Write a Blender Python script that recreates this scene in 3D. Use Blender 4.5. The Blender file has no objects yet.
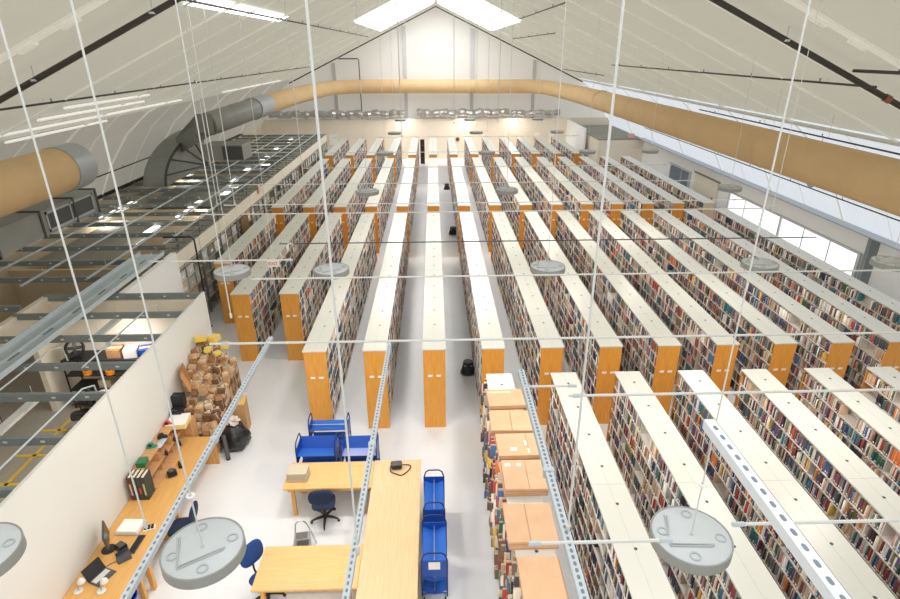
import bpy, bmesh, math, random
import numpy as np
from mathutils import Vector, Matrix

random.seed(7)
rng = np.random.default_rng(11)
COL = bpy.context.scene.collection
PI = math.pi

# ------------------------------------------------------------------ helpers
def lin(c):
    return tuple(((v / 255) / 12.92 if v / 255 <= .04045 else ((v / 255 + .055) / 1.055) ** 2.4) for v in c)

ORD = ['zeroth', 'first', 'second', 'third', 'fourth', 'fifth', 'sixth', 'seventh', 'eighth', 'ninth', 'tenth', 'eleventh', 'twelfth',
       'thirteenth', 'fourteenth', 'fifteenth', 'sixteenth']
def nth(n):
    if n < len(ORD): return ORD[n]
    s = 'th' if 10 <= n % 100 <= 20 else {1: 'st', 2: 'nd', 3: 'rd'}.get(n % 10, 'th')
    return '%d%s' % (n, s)

def tag(o, label=None, cat=None, group=None, kind=None):
    if label: o['label'] = label
    if cat: o['category'] = cat
    if group: o['group'] = group
    if kind: o['kind'] = kind
    return o

def empty(name, loc=(0, 0, 0), rz=0):
    o = bpy.data.objects.new(name, None); COL.objects.link(o)
    o.location = loc; o.rotation_euler = (0, 0, rz); o.empty_display_size = .1
    return o

def thing(name, label, cat, loc=(0, 0, 0), rz=0, group=None):
    return tag(empty(name, loc, rz), label, cat, group)

def kids(o): return [c for c in bpy.data.objects if c.parent is o]

def copy_tree(o, parent=None, index=None):
    c = o.copy(); COL.objects.link(c); c.parent = parent
    for ch in list(o.children): copy_tree(ch, c)
    return c

class MB:
    def __init__(s): s.v = []; s.f = []; s.m = []; s.mi = 0
    def add(s, vs, fs, M=None):
        b = len(s.v)
        if M is not None: vs = [tuple(M @ Vector(p)) for p in vs]
        s.v += [tuple(p) for p in vs]
        for f in fs: s.f.append(tuple(b + i for i in f)); s.m.append(s.mi)
        return s
    def box(s, x0, x1, y0, y1, z0, z1, M=None):
        vs = [(x0, y0, z0), (x1, y0, z0), (x1, y1, z0), (x0, y1, z0), (x0, y0, z1), (x1, y0, z1), (x1, y1, z1), (x0, y1, z1)]
        return s.add(vs, [(0, 3, 2, 1), (4, 5, 6, 7), (0, 1, 5, 4), (1, 2, 6, 5), (2, 3, 7, 6), (3, 0, 4, 7)], M)
    def cbox(s, c, d, rz=0, rx=0, ry=0):
        M = Matrix.Translation(c) @ Matrix.Rotation(rz, 4, 'Z') @ Matrix.Rotation(ry, 4, 'Y') @ Matrix.Rotation(rx, 4, 'X')
        return s.box(-d[0] / 2, d[0] / 2, -d[1] / 2, d[1] / 2, -d[2] / 2, d[2] / 2, M)
    def tube(s, pts, r, n=8, cap=True):
        pts = [Vector(p) for p in pts]; k = len(pts)
        rs = r if isinstance(r, (list, tuple)) else [r] * k
        vs = []; fs = []
        t0 = (pts[1] - pts[0]).normalized()
        up = Vector((0, 0, 1)) if abs(t0.z) < .9 else Vector((1, 0, 0))
        a = t0.cross(up).normalized()
        for i, p in enumerate(pts):
            t = (pts[min(i + 1, k - 1)] - pts[max(i - 1, 0)]).normalized()
            a = (a - t * a.dot(t)).normalized(); b = t.cross(a)
            for j in range(n):
                an = 2 * PI * j / n
                vs.append(p + (a * math.cos(an) + b * math.sin(an)) * rs[i])
        for i in range(k - 1):
            for j in range(n):
                j2 = (j + 1) % n
                fs.append((i * n + j, i * n + j2, (i + 1) * n + j2, (i + 1) * n + j))
        if cap:
            fs.append(tuple(range(n - 1, -1, -1))); fs.append(tuple((k - 1) * n + j for j in range(n)))
        return s.add(vs, fs)
    def cyl(s, c, r, h, n=24, r2=None, M=None):
        r2 = r if r2 is None else r2
        x, y, z = c
        vs = [(x + r * math.cos(2 * PI * j / n), y + r * math.sin(2 * PI * j / n), z) for j in range(n)]
        vs += [(x + r2 * math.cos(2 * PI * j / n), y + r2 * math.sin(2 * PI * j / n), z + h) for j in range(n)]
        fs = [(j, (j + 1) % n, n + (j + 1) % n, n + j) for j in range(n)]
        fs += [tuple(range(n - 1, -1, -1)), tuple(range(n, 2 * n))]
        return s.add(vs, fs, M)
    def lathe(s, prof, c=(0, 0, 0), n=24, M=None):
        vs = []; fs = []
        for (r, z) in prof:
            vs += [(c[0] + r * math.cos(2 * PI * j / n), c[1] + r * math.sin(2 * PI * j / n), c[2] + z) for j in range(n)]
        for i in range(len(prof) - 1):
            for j in range(n):
                j2 = (j + 1) % n
                fs.append((i * n + j, i * n + j2, (i + 1) * n + j2, (i + 1) * n + j))
        fs.append(tuple(range(n - 1, -1, -1))); fs.append(tuple((len(prof) - 1) * n + j for j in range(n)))
        return s.add(vs, fs, M)
    def prism(s, poly, a0, a1, axis='y', M=None):
        n = len(poly)
        mk = {'y': lambda p, a: (p[0], a, p[1]), 'x': lambda p, a: (a, p[0], p[1]), 'z': lambda p, a: (p[0], p[1], a)}[axis]
        vs = [mk(p, a0) for p in poly] + [mk(p, a1) for p in poly]
        fs = [(j, (j + 1) % n, n + (j + 1) % n, n + j) for j in range(n)] + [tuple(range(n - 1, -1, -1)), tuple(range(n, 2 * n))]
        return s.add(vs, fs, M)
    def ring(s, c, r0, r1, z0, z1, n=20):
        vs = []; fs = []
        for (r, z) in ((r0, z0), (r1, z0), (r1, z1), (r0, z1)):
            vs += [(c[0] + r * math.cos(2 * PI * j / n), c[1] + r * math.sin(2 * PI * j / n), c[2] + z) for j in range(n)]
        for i in range(4):
            i2 = (i + 1) % 4
            for j in range(n):
                j2 = (j + 1) % n
                fs.append((i * n + j, i * n + j2, i2 * n + j2, i2 * n + j))
        return s.add(vs, fs)
    def cushion(s, c, d, e=.45, M=None, nu=20, nv=10):
        sg = lambda x, p: math.copysign(abs(x) ** p, x)
        vs = []; fs = []
        for i in range(nv + 1):
            v = -PI / 2 + PI * i / nv
            for j in range(nu):
                u = 2 * PI * j / nu
                vs.append((c[0] + d[0] / 2 * sg(math.cos(v), .6) * sg(math.cos(u), e), c[1] + d[1] / 2 * sg(math.cos(v), .6) * sg(math.sin(u), e),
                           c[2] + d[2] / 2 * sg(math.sin(v), .8)))
        for i in range(nv):
            for j in range(nu):
                j2 = (j + 1) % nu
                fs.append((i * nu + j, i * nu + j2, (i + 1) * nu + j2, (i + 1) * nu + j))
        return s.add(vs, fs, M)
    def mesh(s, name, mats, smooth=False, bevel=0):
        me = bpy.data.meshes.new(name); me.from_pydata(s.v, [], s.f)
        for m in (mats if isinstance(mats, (list, tuple)) else [mats]): me.materials.append(m)
        if any(s.m): me.polygons.foreach_set('material_index', s.m)
        bm = bmesh.new(); bm.from_mesh(me)
        if bevel:
            bmesh.ops.bevel(bm, geom=[e for e in bm.edges if len(e.link_faces) == 2 and e.calc_face_angle(0) > .5], offset=bevel, segments=2, affect='EDGES', clamp_overlap=True)
        bmesh.ops.recalc_face_normals(bm, faces=bm.faces)
        bm.to_mesh(me); bm.free()
        if smooth:
            me.polygons.foreach_set('use_smooth', [True] * len(me.polygons))
            try: me.set_sharp_from_angle(angle=.7)
            except Exception: pass
        me.update()
        return me
    def build(s, name, mats, parent=None, smooth=False, bevel=0, loc=None):
        return link(name, s.mesh(name, mats, smooth, bevel), parent, loc)

def link(name, me, parent=None, loc=None, rz=0):
    o = bpy.data.objects.new(name, me); COL.objects.link(o)
    if parent is not None: o.parent = parent
    if loc is not None: o.location = loc
    if rz: o.rotation_euler = (0, 0, rz)
    return o

def struct(name, mb, mat, smooth=False, bevel=0):
    return tag(mb.build(name, mat, None, smooth, bevel), kind='structure')

# ------------------------------------------------------------------ materials
def mat(name, c, rough=.6, metal=0, emit=0, noise=0, nscale=8, stretch=(1, 1, 1), bump=0, c2=None, ecol=None, spec=.5, detail=4):
    m = bpy.data.materials.new(name); m.use_nodes = True
    nt = m.node_tree; b = nt.nodes['Principled BSDF']
    L = lin(c)
    b.inputs['Base Color'].default_value = (*L, 1); b.inputs['Roughness'].default_value = rough; b.inputs['Metallic'].default_value = metal
    b.inputs['Specular IOR Level'].default_value = spec
    if noise or bump or c2:
        tc = nt.nodes.new('ShaderNodeTexCoord'); mp = nt.nodes.new('ShaderNodeMapping'); nz = nt.nodes.new('ShaderNodeTexNoise')
        mp.inputs['Scale'].default_value = stretch; nz.inputs['Scale'].default_value = nscale; nz.inputs['Detail'].default_value = detail
        nt.links.new(tc.outputs['Object'], mp.inputs['Vector']); nt.links.new(mp.outputs['Vector'], nz.inputs['Vector'])
        if noise or c2:
            rp = nt.nodes.new('ShaderNodeValToRGB'); rp.color_ramp.elements[0].position = .3; rp.color_ramp.elements[1].position = .7
            d = lin(c2) if c2 else tuple(v * (1 - noise) for v in L)
            rp.color_ramp.elements[0].color = (*d, 1); rp.color_ramp.elements[1].color = (*L, 1)
            nt.links.new(nz.outputs['Fac'], rp.inputs['Fac']); nt.links.new(rp.outputs['Color'], b.inputs['Base Color'])
        if bump:
            bp = nt.nodes.new('ShaderNodeBump'); bp.inputs['Strength'].default_value = bump; bp.inputs['Distance'].default_value = .02
            nt.links.new(nz.outputs['Fac'], bp.inputs['Height']); nt.links.new(bp.outputs['Normal'], b.inputs['Normal'])
    if emit:
        b.inputs['Emission Color'].default_value = (*(lin(ecol) if ecol else L), 1); b.inputs['Emission Strength'].default_value = emit
    return m

M = {}
M['floor'] = mat('white_floor_paint', (240, 242, 246), .28, noise=.07, nscale=.35)
M['wall'] = mat('white_wall_paint', (250, 250, 249), .8, noise=.03, nscale=.8)
M['cream'] = mat('cream_wall_paint', (240, 230, 212), .8, noise=.03, nscale=.6)
M['roof'] = mat('daylit_roof_fabric', (148, 145, 131), .85, emit=.45, ecol=(224, 221, 205), noise=.10, nscale=.25, bump=.15)
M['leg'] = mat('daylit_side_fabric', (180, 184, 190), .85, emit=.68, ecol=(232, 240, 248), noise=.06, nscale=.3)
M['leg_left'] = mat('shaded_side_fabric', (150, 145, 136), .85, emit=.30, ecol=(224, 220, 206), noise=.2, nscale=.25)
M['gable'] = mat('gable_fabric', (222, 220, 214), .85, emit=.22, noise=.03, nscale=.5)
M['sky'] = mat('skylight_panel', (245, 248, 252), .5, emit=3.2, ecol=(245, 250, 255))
M['overhead_fill'] = mat('unseen_fill_emitter', (225, 230, 236), .5, emit=1.25, ecol=(245, 248, 250))  # emitter for the added fill panel above the camera
M['pane'] = mat('frosted_window_pane', (245, 248, 255), .4, emit=1.05, ecol=(240, 247, 255))
M['oak'] = mat('oak_panel', (232, 166, 74), .45, c2=(216, 148, 58), nscale=6, stretch=(6, 6, .35))
M['oak_top'] = mat('oak_table_top', (230, 200, 158), .4, c2=(222, 186, 138), nscale=5, stretch=(9, .5, 1))
M['oak_topx'] = mat('oak_table_top_cross', (232, 194, 134), .4, c2=(222, 178, 112), nscale=5, stretch=(.5, 9, 1))
M['oak_leg'] = mat('oak_leg', (222, 170, 96), .5, c2=(206, 150, 78), nscale=5, stretch=(5, 5, .6))
M['lam'] = mat('white_laminate', (214, 214, 206), .35, noise=.02, nscale=1)
M['shelf'] = mat('cream_steel_shelf', (228, 221, 212), .5)
M['seam'] = mat('grey_seam', (196, 194, 188), .6)
M['dot'] = mat('dark_fastener', (70, 66, 62), .6)
M['card'] = mat('white_card', (248, 246, 240), .6)
M['steel'] = mat('galvanised_steel', (204, 212, 218), .5, metal=.1, noise=.06, nscale=6)
M['joist'] = mat('grey_steel_joist', (136, 146, 148), .5, metal=.1, noise=.1, nscale=3)
M['hole'] = mat('dark_slot', (128, 136, 142), .8)
M['pale'] = mat('pale_slot', (226, 228, 224), .8)
M['white_metal'] = mat('white_powder_coat', (226, 226, 222), .45)
M['cable'] = mat('pale_cable', (226, 228, 226), .5)
M['disc'] = mat('grey_lamp_housing', (214, 218, 220), .55, noise=.04, nscale=4)
M['disc_edge'] = mat('dark_lamp_edge', (192, 196, 197), .5)
M['disc_rim'] = mat('lamp_rim_grey', (160, 162, 158), .5)
M['lens'] = mat('lamp_lens', (255, 248, 236), .4, emit=1.5)
M['black_pipe'] = mat('black_sprinkler_pipe', (62, 60, 54), .45, noise=.15, nscale=5)
M['rust'] = mat('copper_coupling', (150, 96, 66), .5)
M['tan'] = mat('tan_fabric_duct', (222, 188, 140), .8, noise=.08, nscale=1.2, bump=.3)
M['collar'] = mat('grey_duct_collar', (178, 182, 186), .45, metal=.3)
M['duct'] = mat('grey_sheet_duct', (150, 152, 146), .5, metal=.05, noise=.12, nscale=2)
M['duct_dark'] = mat('dark_duct_seam', (78, 80, 78), .6)
M['foil'] = mat('silver_foil', (206, 206, 204), .3, metal=.75, noise=.25, nscale=5, bump=1.0)
M['blue'] = mat('blue_enamel_steel', (24, 78, 172), .35)
M['blue_lt'] = mat('blue_tray', (44, 104, 198), .3)
M['blue_dk'] = mat('dark_blue_steel', (16, 44, 112), .4)
M['fabric_blue'] = mat('blue_upholstery', (34, 72, 140), .9, noise=.2, nscale=60)
M['fabric_dk'] = mat('navy_upholstery', (38, 52, 82), .9, noise=.2, nscale=60)
M['black'] = mat('black_plastic', (38, 38, 42), .5)
M['black_gloss'] = mat('black_bag_film', (44, 44, 48), .25, noise=.4, nscale=10, bump=1.0)
M['dgrey'] = mat('dark_grey_plastic', (84, 86, 90), .5)
M['screen'] = mat('dark_screen', (18, 18, 22), .15)
M['lgrey'] = mat('light_grey_plastic', (214, 214, 210), .5)
M['carton'] = mat('cardboard', (214, 176, 142), .8, c2=(206, 166, 130), nscale=3)
M['carton_dk'] = mat('cardboard_edge', (168, 118, 78), .85)
M['tape'] = mat('packing_tape', (238, 206, 172), .35)
M['archive'] = mat('grey_board', (204, 192, 170), .8, noise=.05, nscale=4)
M['chrome'] = mat('brushed_metal', (190, 192, 194), .3, metal=.8)
M['rubber'] = mat('grey_rubber', (110, 108, 106), .8)
M['wood'] = mat('pine_board', (214, 168, 118), .6, c2=(196, 148, 98), nscale=4, stretch=(1, 6, 6))
M['red'] = mat('orange_red_plastic', (206, 74, 44), .45)
M['green'] = mat('green_plastic', (52, 120, 80), .5)
M['teal'] = mat('teal_plastic', (60, 150, 128), .5)
M['dkgreen'] = mat('dark_green_cloth', (70, 74, 64), .8)
M['maroon'] = mat('maroon_cloth', (110, 60, 52), .8)
M['yellow'] = mat('yellow_wrap', (240, 210, 84), .6, noise=.1, nscale=6)
M['cream_box'] = mat('cream_carton', (244, 226, 160), .7)
M['brown1'] = mat('brown_paper_light', (206, 166, 122), .8, noise=.15, nscale=6)
M['brown2'] = mat('brown_paper_mid', (176, 130, 90), .8, noise=.15, nscale=6)
M['brown3'] = mat('brown_paper_dark', (128, 92, 66), .8, noise=.15, nscale=6)
M['brown4'] = mat('pale_paper', (228, 208, 182), .8, noise=.1, nscale=6)
M['basket'] = mat('royal_blue_plastic', (36, 56, 190), .4)
M['carpet'] = mat('grey_brown_carpet', (168, 160, 146), .95, noise=.15, nscale=20)
M['stripe'] = mat('yellow_stripe', (222, 182, 60), .9)
M['olive'] = mat('olive_board', (150, 148, 134), .8, noise=.2, nscale=1.5)
M['beige'] = mat('beige_board', (206, 190, 162), .8, noise=.08, nscale=1)
M['strip'] = mat('white_tube_body', (240, 240, 236), .5, emit=.45, ecol=(255, 252, 246))
M['tube_light'] = mat('lit_tube', (255, 250, 240), .5, emit=2.2)
M['tray'] = mat('pale_blue_grey_steel', (200, 210, 216), .5, metal=.05, noise=.08, nscale=3)
M['orange'] = mat('orange_plastic', (230, 140, 40), .5)
M['brown_door'] = mat('brown_wood', (150, 116, 84), .6, noise=.2, nscale=3, stretch=(6, 6, 1))
M['pink'] = mat('pale_pink_sign', (240, 190, 182), .6)
M['redtext'] = mat('red_letters', (206, 60, 50), .6)
M['dkglass'] = mat('grey_blind', (120, 132, 150), .4, noise=.1, nscale=3, stretch=(1, 1, 30))

# book material for the mass of books: colour per corner, pale call-number label by height on the spine
def book_mass_material():
    m = bpy.data.materials.new('book_cloth'); m.use_nodes = True; nt = m.node_tree; b = nt.nodes['Principled BSDF']
    a = nt.nodes.new('ShaderNodeAttribute'); a.attribute_name = 'tint'
    h = nt.nodes.new('ShaderNodeAttribute'); h.attribute_name = 'up'
    g1 = nt.nodes.new('ShaderNodeMath'); g1.operation = 'GREATER_THAN'; g1.inputs[1].default_value = .10
    g2 = nt.nodes.new('ShaderNodeMath'); g2.operation = 'LESS_THAN'; g2.inputs[1].default_value = .24
    mu = nt.nodes.new('ShaderNodeMath'); mu.operation = 'MULTIPLY'
    mx = nt.nodes.new('ShaderNodeMix'); mx.data_type = 'RGBA'
    sc = nt.nodes.new('ShaderNodeMath'); sc.operation = 'MULTIPLY'; sc.inputs[1].default_value = .75
    L = nt.links.new
    L(h.outputs['Fac'], g1.inputs[0]); L(h.outputs['Fac'], g2.inputs[0]); L(g1.outputs[0], mu.inputs[0]); L(g2.outputs[0], mu.inputs[1])
    L(mu.outputs[0], sc.inputs[0]); L(sc.outputs[0], mx.inputs['Factor']); L(a.outputs['Color'], mx.inputs['A']); mx.inputs['B'].default_value = (*lin((236, 230, 220)), 1)
    L(mx.outputs['Result'], b.inputs['Base Color']); b.inputs['Roughness'].default_value = .6
    return m
M['books'] = book_mass_material()
def book_single_material():
    m = bpy.data.materials.new('book_cover_cloth'); m.use_nodes = True; nt = m.node_tree; b = nt.nodes['Principled BSDF']
    oi = nt.nodes.new('ShaderNodeObjectInfo'); nt.links.new(oi.outputs['Color'], b.inputs['Base Color']); b.inputs['Roughness'].default_value = .6
    return m
M['book'] = book_single_material()
M['pages'] = mat('cream_pages', (232, 222, 200), .9)

# ------------------------------------------------------------------ camera (about nine metres up, looking down the hall)
H = 8.952
f_px, pitch, yaw, roll = 568.5, .4139, .0265, -.0042
cy, sy, cp, sp = math.cos(yaw), math.sin(yaw), math.cos(pitch), math.sin(pitch)
fw = Vector((sy * cp, cy * cp, -sp)); r0 = Vector((cy, -sy, 0)); u0 = r0.cross(fw)
r1 = r0 * math.cos(roll) + u0 * math.sin(roll); u1 = -r0 * math.sin(roll) + u0 * math.cos(roll)
cd = bpy.data.cameras.new('camera'); cam = bpy.data.objects.new('camera', cd); COL.objects.link(cam)
cd.sensor_fit = 'HORIZONTAL'; cd.sensor_width = 36; cd.lens = f_px * 36 / 900; cd.clip_end = 200; cd.clip_start = .05
R = Matrix((r1, u1, -fw)).transposed()
cam.matrix_world = Matrix.Translation((0, 0, H)) @ R.to_4x4()
bpy.context.scene.camera = cam
CAMP = Vector((0, 0, H))
def project(p):
    q = Vector(p) - CAMP; z = q.dot(fw)
    return 450 + f_px * q.dot(r1) / z, 299.5 - f_px * q.dot(u1) / z, z

# ------------------------------------------------------------------ the hall
RX = .3
PROF = [(0, 12.4), (6, 9.63), (12.4, 6.67), (13.5, 5.75), (14.5, 4.4), (15.3, 2.9)]
def roof_z(x):
    d = abs(x - RX)
    for (a, za), (b, zb) in zip(PROF, PROF[1:]):
        if d <= b: return za + (zb - za) * (d - a) / (b - a)
    return 2.9
Y0, Y1 = -7.0, 52.4
XL, XR = RX - 15.3, RX + 15.3

struct('floor', MB().box(XL - .2, XR + .2, Y0, Y1, -.1, 0), M['floor'])
def roof_side(s, pts, name, m):
    mb = MB()
    vs = []; fs = []
    ny = 24
    for i in range(ny + 1):
        y = Y0 + (Y1 - Y0) * i / ny
        for (d, z) in pts: vs.append((RX + s * d, y, z))
    k = len(pts)
    for i in range(ny):
        for j in range(k - 1): fs.append((i * k + j, i * k + j + 1, (i + 1) * k + j + 1, (i + 1) * k + j))
    mb.add(vs, fs); return struct(name, mb, m, smooth=False)
for s, nm in ((-1, 'left'), (1, 'right')):
    roof_side(s, PROF[:3], 'ceiling_' + nm, M['roof'])
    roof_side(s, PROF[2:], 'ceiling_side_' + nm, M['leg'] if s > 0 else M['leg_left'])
struct('wall_left', MB().box(XL - .2, XL, Y0, Y1, 0, 2.95), M['cream'])
struct('wall_right', MB().box(XR, XR + .2, Y0, Y1, 0, 2.85), M['wall'])
gp = [(RX - 15.3, 0)] + [(RX - d, z) for d, z in PROF[::-1]] + [(RX + d, z) for d, z in PROF[1:]] + [(RX + 15.3, 0)]
struct('wall_gable', MB().prism(gp, Y1, Y1 + .1), M['gable'])
struct('wall_front', MB().prism(gp, Y0 - .1, Y0), M['gable'])
struct('wall_back', MB().box(XL, XR, 51.8, 52.0, 0, 3.45), M['cream'])
for i, x in enumerate((-8.4, -2.35, 3.35, 8.7)):
    struct('column_gable', MB().box(x - .13, x + .13, 52.2, 52.4, 3.4, roof_z(x) - .4), mat('column_grey', (206, 207, 208), .6) if i == 0 else bpy.data.materials['column_grey'])

# rafters under the fabric, each an aluminium profile following the roof line
M['alu_glow'] = mat('rib_painted_glow', (214, 212, 202), .6, emit=.27, ecol=(236, 234, 224))  # glow put in so rafters and seams look lighter; neither is a lamp
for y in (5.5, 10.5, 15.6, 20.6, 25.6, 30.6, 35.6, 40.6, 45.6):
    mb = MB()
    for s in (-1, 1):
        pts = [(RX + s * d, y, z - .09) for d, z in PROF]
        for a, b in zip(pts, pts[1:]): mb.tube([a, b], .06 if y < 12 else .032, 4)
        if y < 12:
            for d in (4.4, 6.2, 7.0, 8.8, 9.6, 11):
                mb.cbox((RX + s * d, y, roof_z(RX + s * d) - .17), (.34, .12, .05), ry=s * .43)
    struct('beam_rafter', mb, M['alu_glow'])
# sewn seams in the fabric between the rafters
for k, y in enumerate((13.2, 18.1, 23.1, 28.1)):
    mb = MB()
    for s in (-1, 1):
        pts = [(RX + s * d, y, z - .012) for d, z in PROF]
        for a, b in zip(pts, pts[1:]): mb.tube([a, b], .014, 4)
    struct('trim_seam', mb, M['alu_glow'])
# long eave battens where the roof turns into the side walls
for s in (1,):
    struct('trim_eave', MB().tube([(RX + s * 12.4, Y0, 6.55), (RX + s * 12.4, Y1 - .05, 6.55)], .07, 6), M['white_metal'])
# skylights: translucent panels on both sides of the ridge
skylights = []
def skylight(name, y0, y1, sides, d1=4.4, d0=.12, bars=5, m='sky'):
    for s in sides:
        mb = MB()
        n = 6
        mb.add([(RX + s * d0, y0, 12.4 - .462 * d0 - .05), (RX + s * d1, y0, 12.4 - .462 * d1 - .05), (RX + s * d1, y1, 12.4 - .462 * d1 - .05), (RX + s * d0, y1, 12.4 - .462 * d0 - .05)], [(0, 1, 2, 3)])
        o = struct(name, mb, M[m])
        fr = MB()
        for k in range(bars):
            d = d0 + (d1 - d0) * k / 4
            fr.cbox((RX + s * d, (y0 + y1) / 2, 12.4 - .462 * d - .08), (.03, y1 - y0, .03))
        for k in range(int((y1 - y0) / 4) + 1):
            y = min(y0 + 4 * k, y1)
            fr.tube([(RX + s * (d0 - .02), y, 12.4 - .462 * d0 - .08), (RX + s * d1, y, 12.4 - .462 * d1 - .08)], .02, 4)
        fr.build('window_frame', M['lam'], o)
skylight('window_1', 33.2, 50.2, (-1, 1))
skylight('window_2', 13.4, 21.4, (-1,), 5.45, 5.1, 0)
skylight('window_8', -6.0, 9.5, (-1, 1), m='overhead_fill')  # added out of view over the camera to light the near things from above

# right wall: frosted window band, dark window, door, pilaster, ledge
def wall_window(name, y0, y1, z0, z1, m, mull):
    o = struct(name, MB().box(XR - .04, XR - .01, y0, y1, z0, z1), m)
    fr = MB()
    for q, y in enumerate(mull): fr.box(XR - (.1 if q % 3 == 0 else .05), XR, y - (.07 if q % 3 == 0 else .035), y + (.07 if q % 3 == 0 else .035), z0, z1)
    fr.box(XR - .12, XR, y0 - .08, y1 + .08, z1, z1 + .07); fr.box(XR - .12, XR, y0 - .08, y1 + .08, z0 - .07, z0)
    fr.build('window_frame', bpy.data.materials['column_grey'], o)
    return o
wall_window('window_3', 19.3, 29.2, .75, 2.02, M['pane'], (19.3, 21.0, 22.7, 24.4, 26.0, 27.6, 29.2))
wall_window('window_4', 34.3, 37.4, .7, 2.05, M['dkglass'], (34.3, 35.6, 37.4))
d1 = struct('door_1', MB().box(XR - .06, XR - .01, 30.6, 33.6, 0, 2.2), M['cream'], bevel=.01)
MB().box(XR - .1, XR - .06, 31.0, 31.08, .9, 1.3).build('door_handle', M['dgrey'], d1)
MB().box(XR - .09, XR, 30.5, 33.7, 2.2, 2.28).build('door_frame', M['olive'], d1)
struct('column_right', MB().prism([(XR - .22, 18.75), (XR, 18.6), (XR, 19.1), (XR - .08, 19.1)], 0, 2.8, 'z'), M['joist'])
struct('trim_1', MB().box(XR - .16, XR, Y0, 43.0, 2.76, 2.88), M['black_pipe'])
struct('trim_2', MB().box(XR - .5, XR - .02, Y0, 43.0, 2.89, 2.93), M['collar'])
struct('trim_3', MB().box(XL, XL + .16, Y0, 46.0, 2.95, 3.1), M['black_pipe'])
# small rooms in the far right corner
struct('wall_corner_room', MB().box(12.35, XR, 43.0, 43.15, 0, 2.75).box(12.2, 12.35, 43.0, 51.8, 0, 2.75), M['cream'])
struct('wall_corner_room_upper', MB().box(11.75, 11.9, 45.5, 51.8, 0, 3.3), M['wall'])
struct('ceiling_corner_room', MB().box(12.2, XR - .02, 43.1, 51.7, 2.76, 2.82), M['olive'])
for k in range(3):
    struct('window_%d' % (5 + k), MB().box([8.9, 10.2, -9.2][k], [9.4, 10.7, -8.5][k], 51.74, 51.79, 1.3, 2.2), M['card'])

# ------------------------------------------------------------------ rooms on the left, open to the roof
M['wallc'] = mat('off_white_partition', (230, 229, 224), .8, noise=.03, nscale=.8)
struct('wall_counter', MB().box(-6.26, -6.2, 1.0, 14.2, 0, 3.05), M['wallc'])
struct('wall_room_end', MB().box(-10.3, -6.262, 14.05, 14.2, 0, 2.88), M['cream'])
struct('wall_store', MB().box(-8.46, -8.3, 14.2, 17.5, 0, 3.05), M['wall'])
struct('wall_room_side', MB().box(-10.45, -10.3, 5.0, 10.2, 0, 3.0).box(-10.45, -10.3, 10.2, 13.2, 2.1, 3.0).box(-10.45, -10.3, 13.2, 14.2, 0, 3.0), M['cream'])
struct('wall_far_office', MB().box(-13.9, -13.75, 4.0, 40.0, 0, 2.6), M['beige'])
for y, x1 in ((17.5, -8.46), (25.0, -9.5), (33.0, -9.5), (40.0, -9.5)):
    struct('wall_cross', MB().box(-14.9, x1 - .02, y, y + .12, 0, 2.5), M['beige'])
struct('floor_rooms', MB().box(XL + .02, -6.262, 1.0, 14.05, .001, .012).box(XL + .02, -8.46, 14.2, 46.5, .001, .012), M['carpet'])
for k, (x0, x1, y0, y1) in enumerate(((-10.2, -8.0, 12.3, 12.38), (-10.2, -7.6, 11.3, 11.38), (-9.8, -9.72, 10.0, 14.0), (-8.9, -8.82, 10.0, 13.2), (-10.2, -7.6, 10.3, 10.38), (-8.0, -7.92, 8.0, 13.0), (-10.2, -7.0, 9.2, 9.28))):
    struct('trim_floor_stripe', MB().box(x0, x1, y0, y1, .013, .018), M['stripe'])
for k, (x0, x1, y0, y1) in enumerate(((-13.5, -11, 18.5, 23.5), (-13.5, -10.2, 26, 32), (-13.5, -10.2, 34, 39.5))):
    struct('ceiling_panel', MB().box(x0, x1, y0, y1, 2.42, 2.46), M['olive'])
def joist(y, x0, x1, z=3.0, n=None):
    mb = MB(); mb.box(x0, x1, y - .012, y + .012, z - .1, z + .05); mb.box(x0, x1, y, y + .06, z + .04, z + .052); mb.box(x0, x1, y, y + .06, z - .1, z - .09)
    mb.mi = 1
    k = max(2, int((x1 - x0) / .62))
    for i in range(k):
        x = x1 - .35 - i * .62
        mb.cbox((x, y - .014, z - .02), (.07, .006, .035))
    struct('beam_joist', mb, [M['joist'], M['pale']])
for y in (14.12, 12.9, 11.67, 10.41, 9.28, 7.95, 6.72, 5.4): joist(y, -10.4, -6.262, 3.0 if y < 14 else 2.99)
for y in (6.5, 8.2, 9.9, 11.6, 13.3): joist(y, XL + .3, -10.45, 3.05)
for i in range(22): joist(15.4 + i * 1.42, XL + .3, -8.4 if i < 2 else -8.95, 3.0)

# ------------------------------------------------------------------ bookcases
P_, X0_, W_, TOP = 1.4477, -.338, .534, 2.3
NL = 7
LEVZ = [.10 + .31 * i for i in range(NL)]       # shelf surfaces; 7 levels
def rowx(k): return X0_ + k * P_

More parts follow.
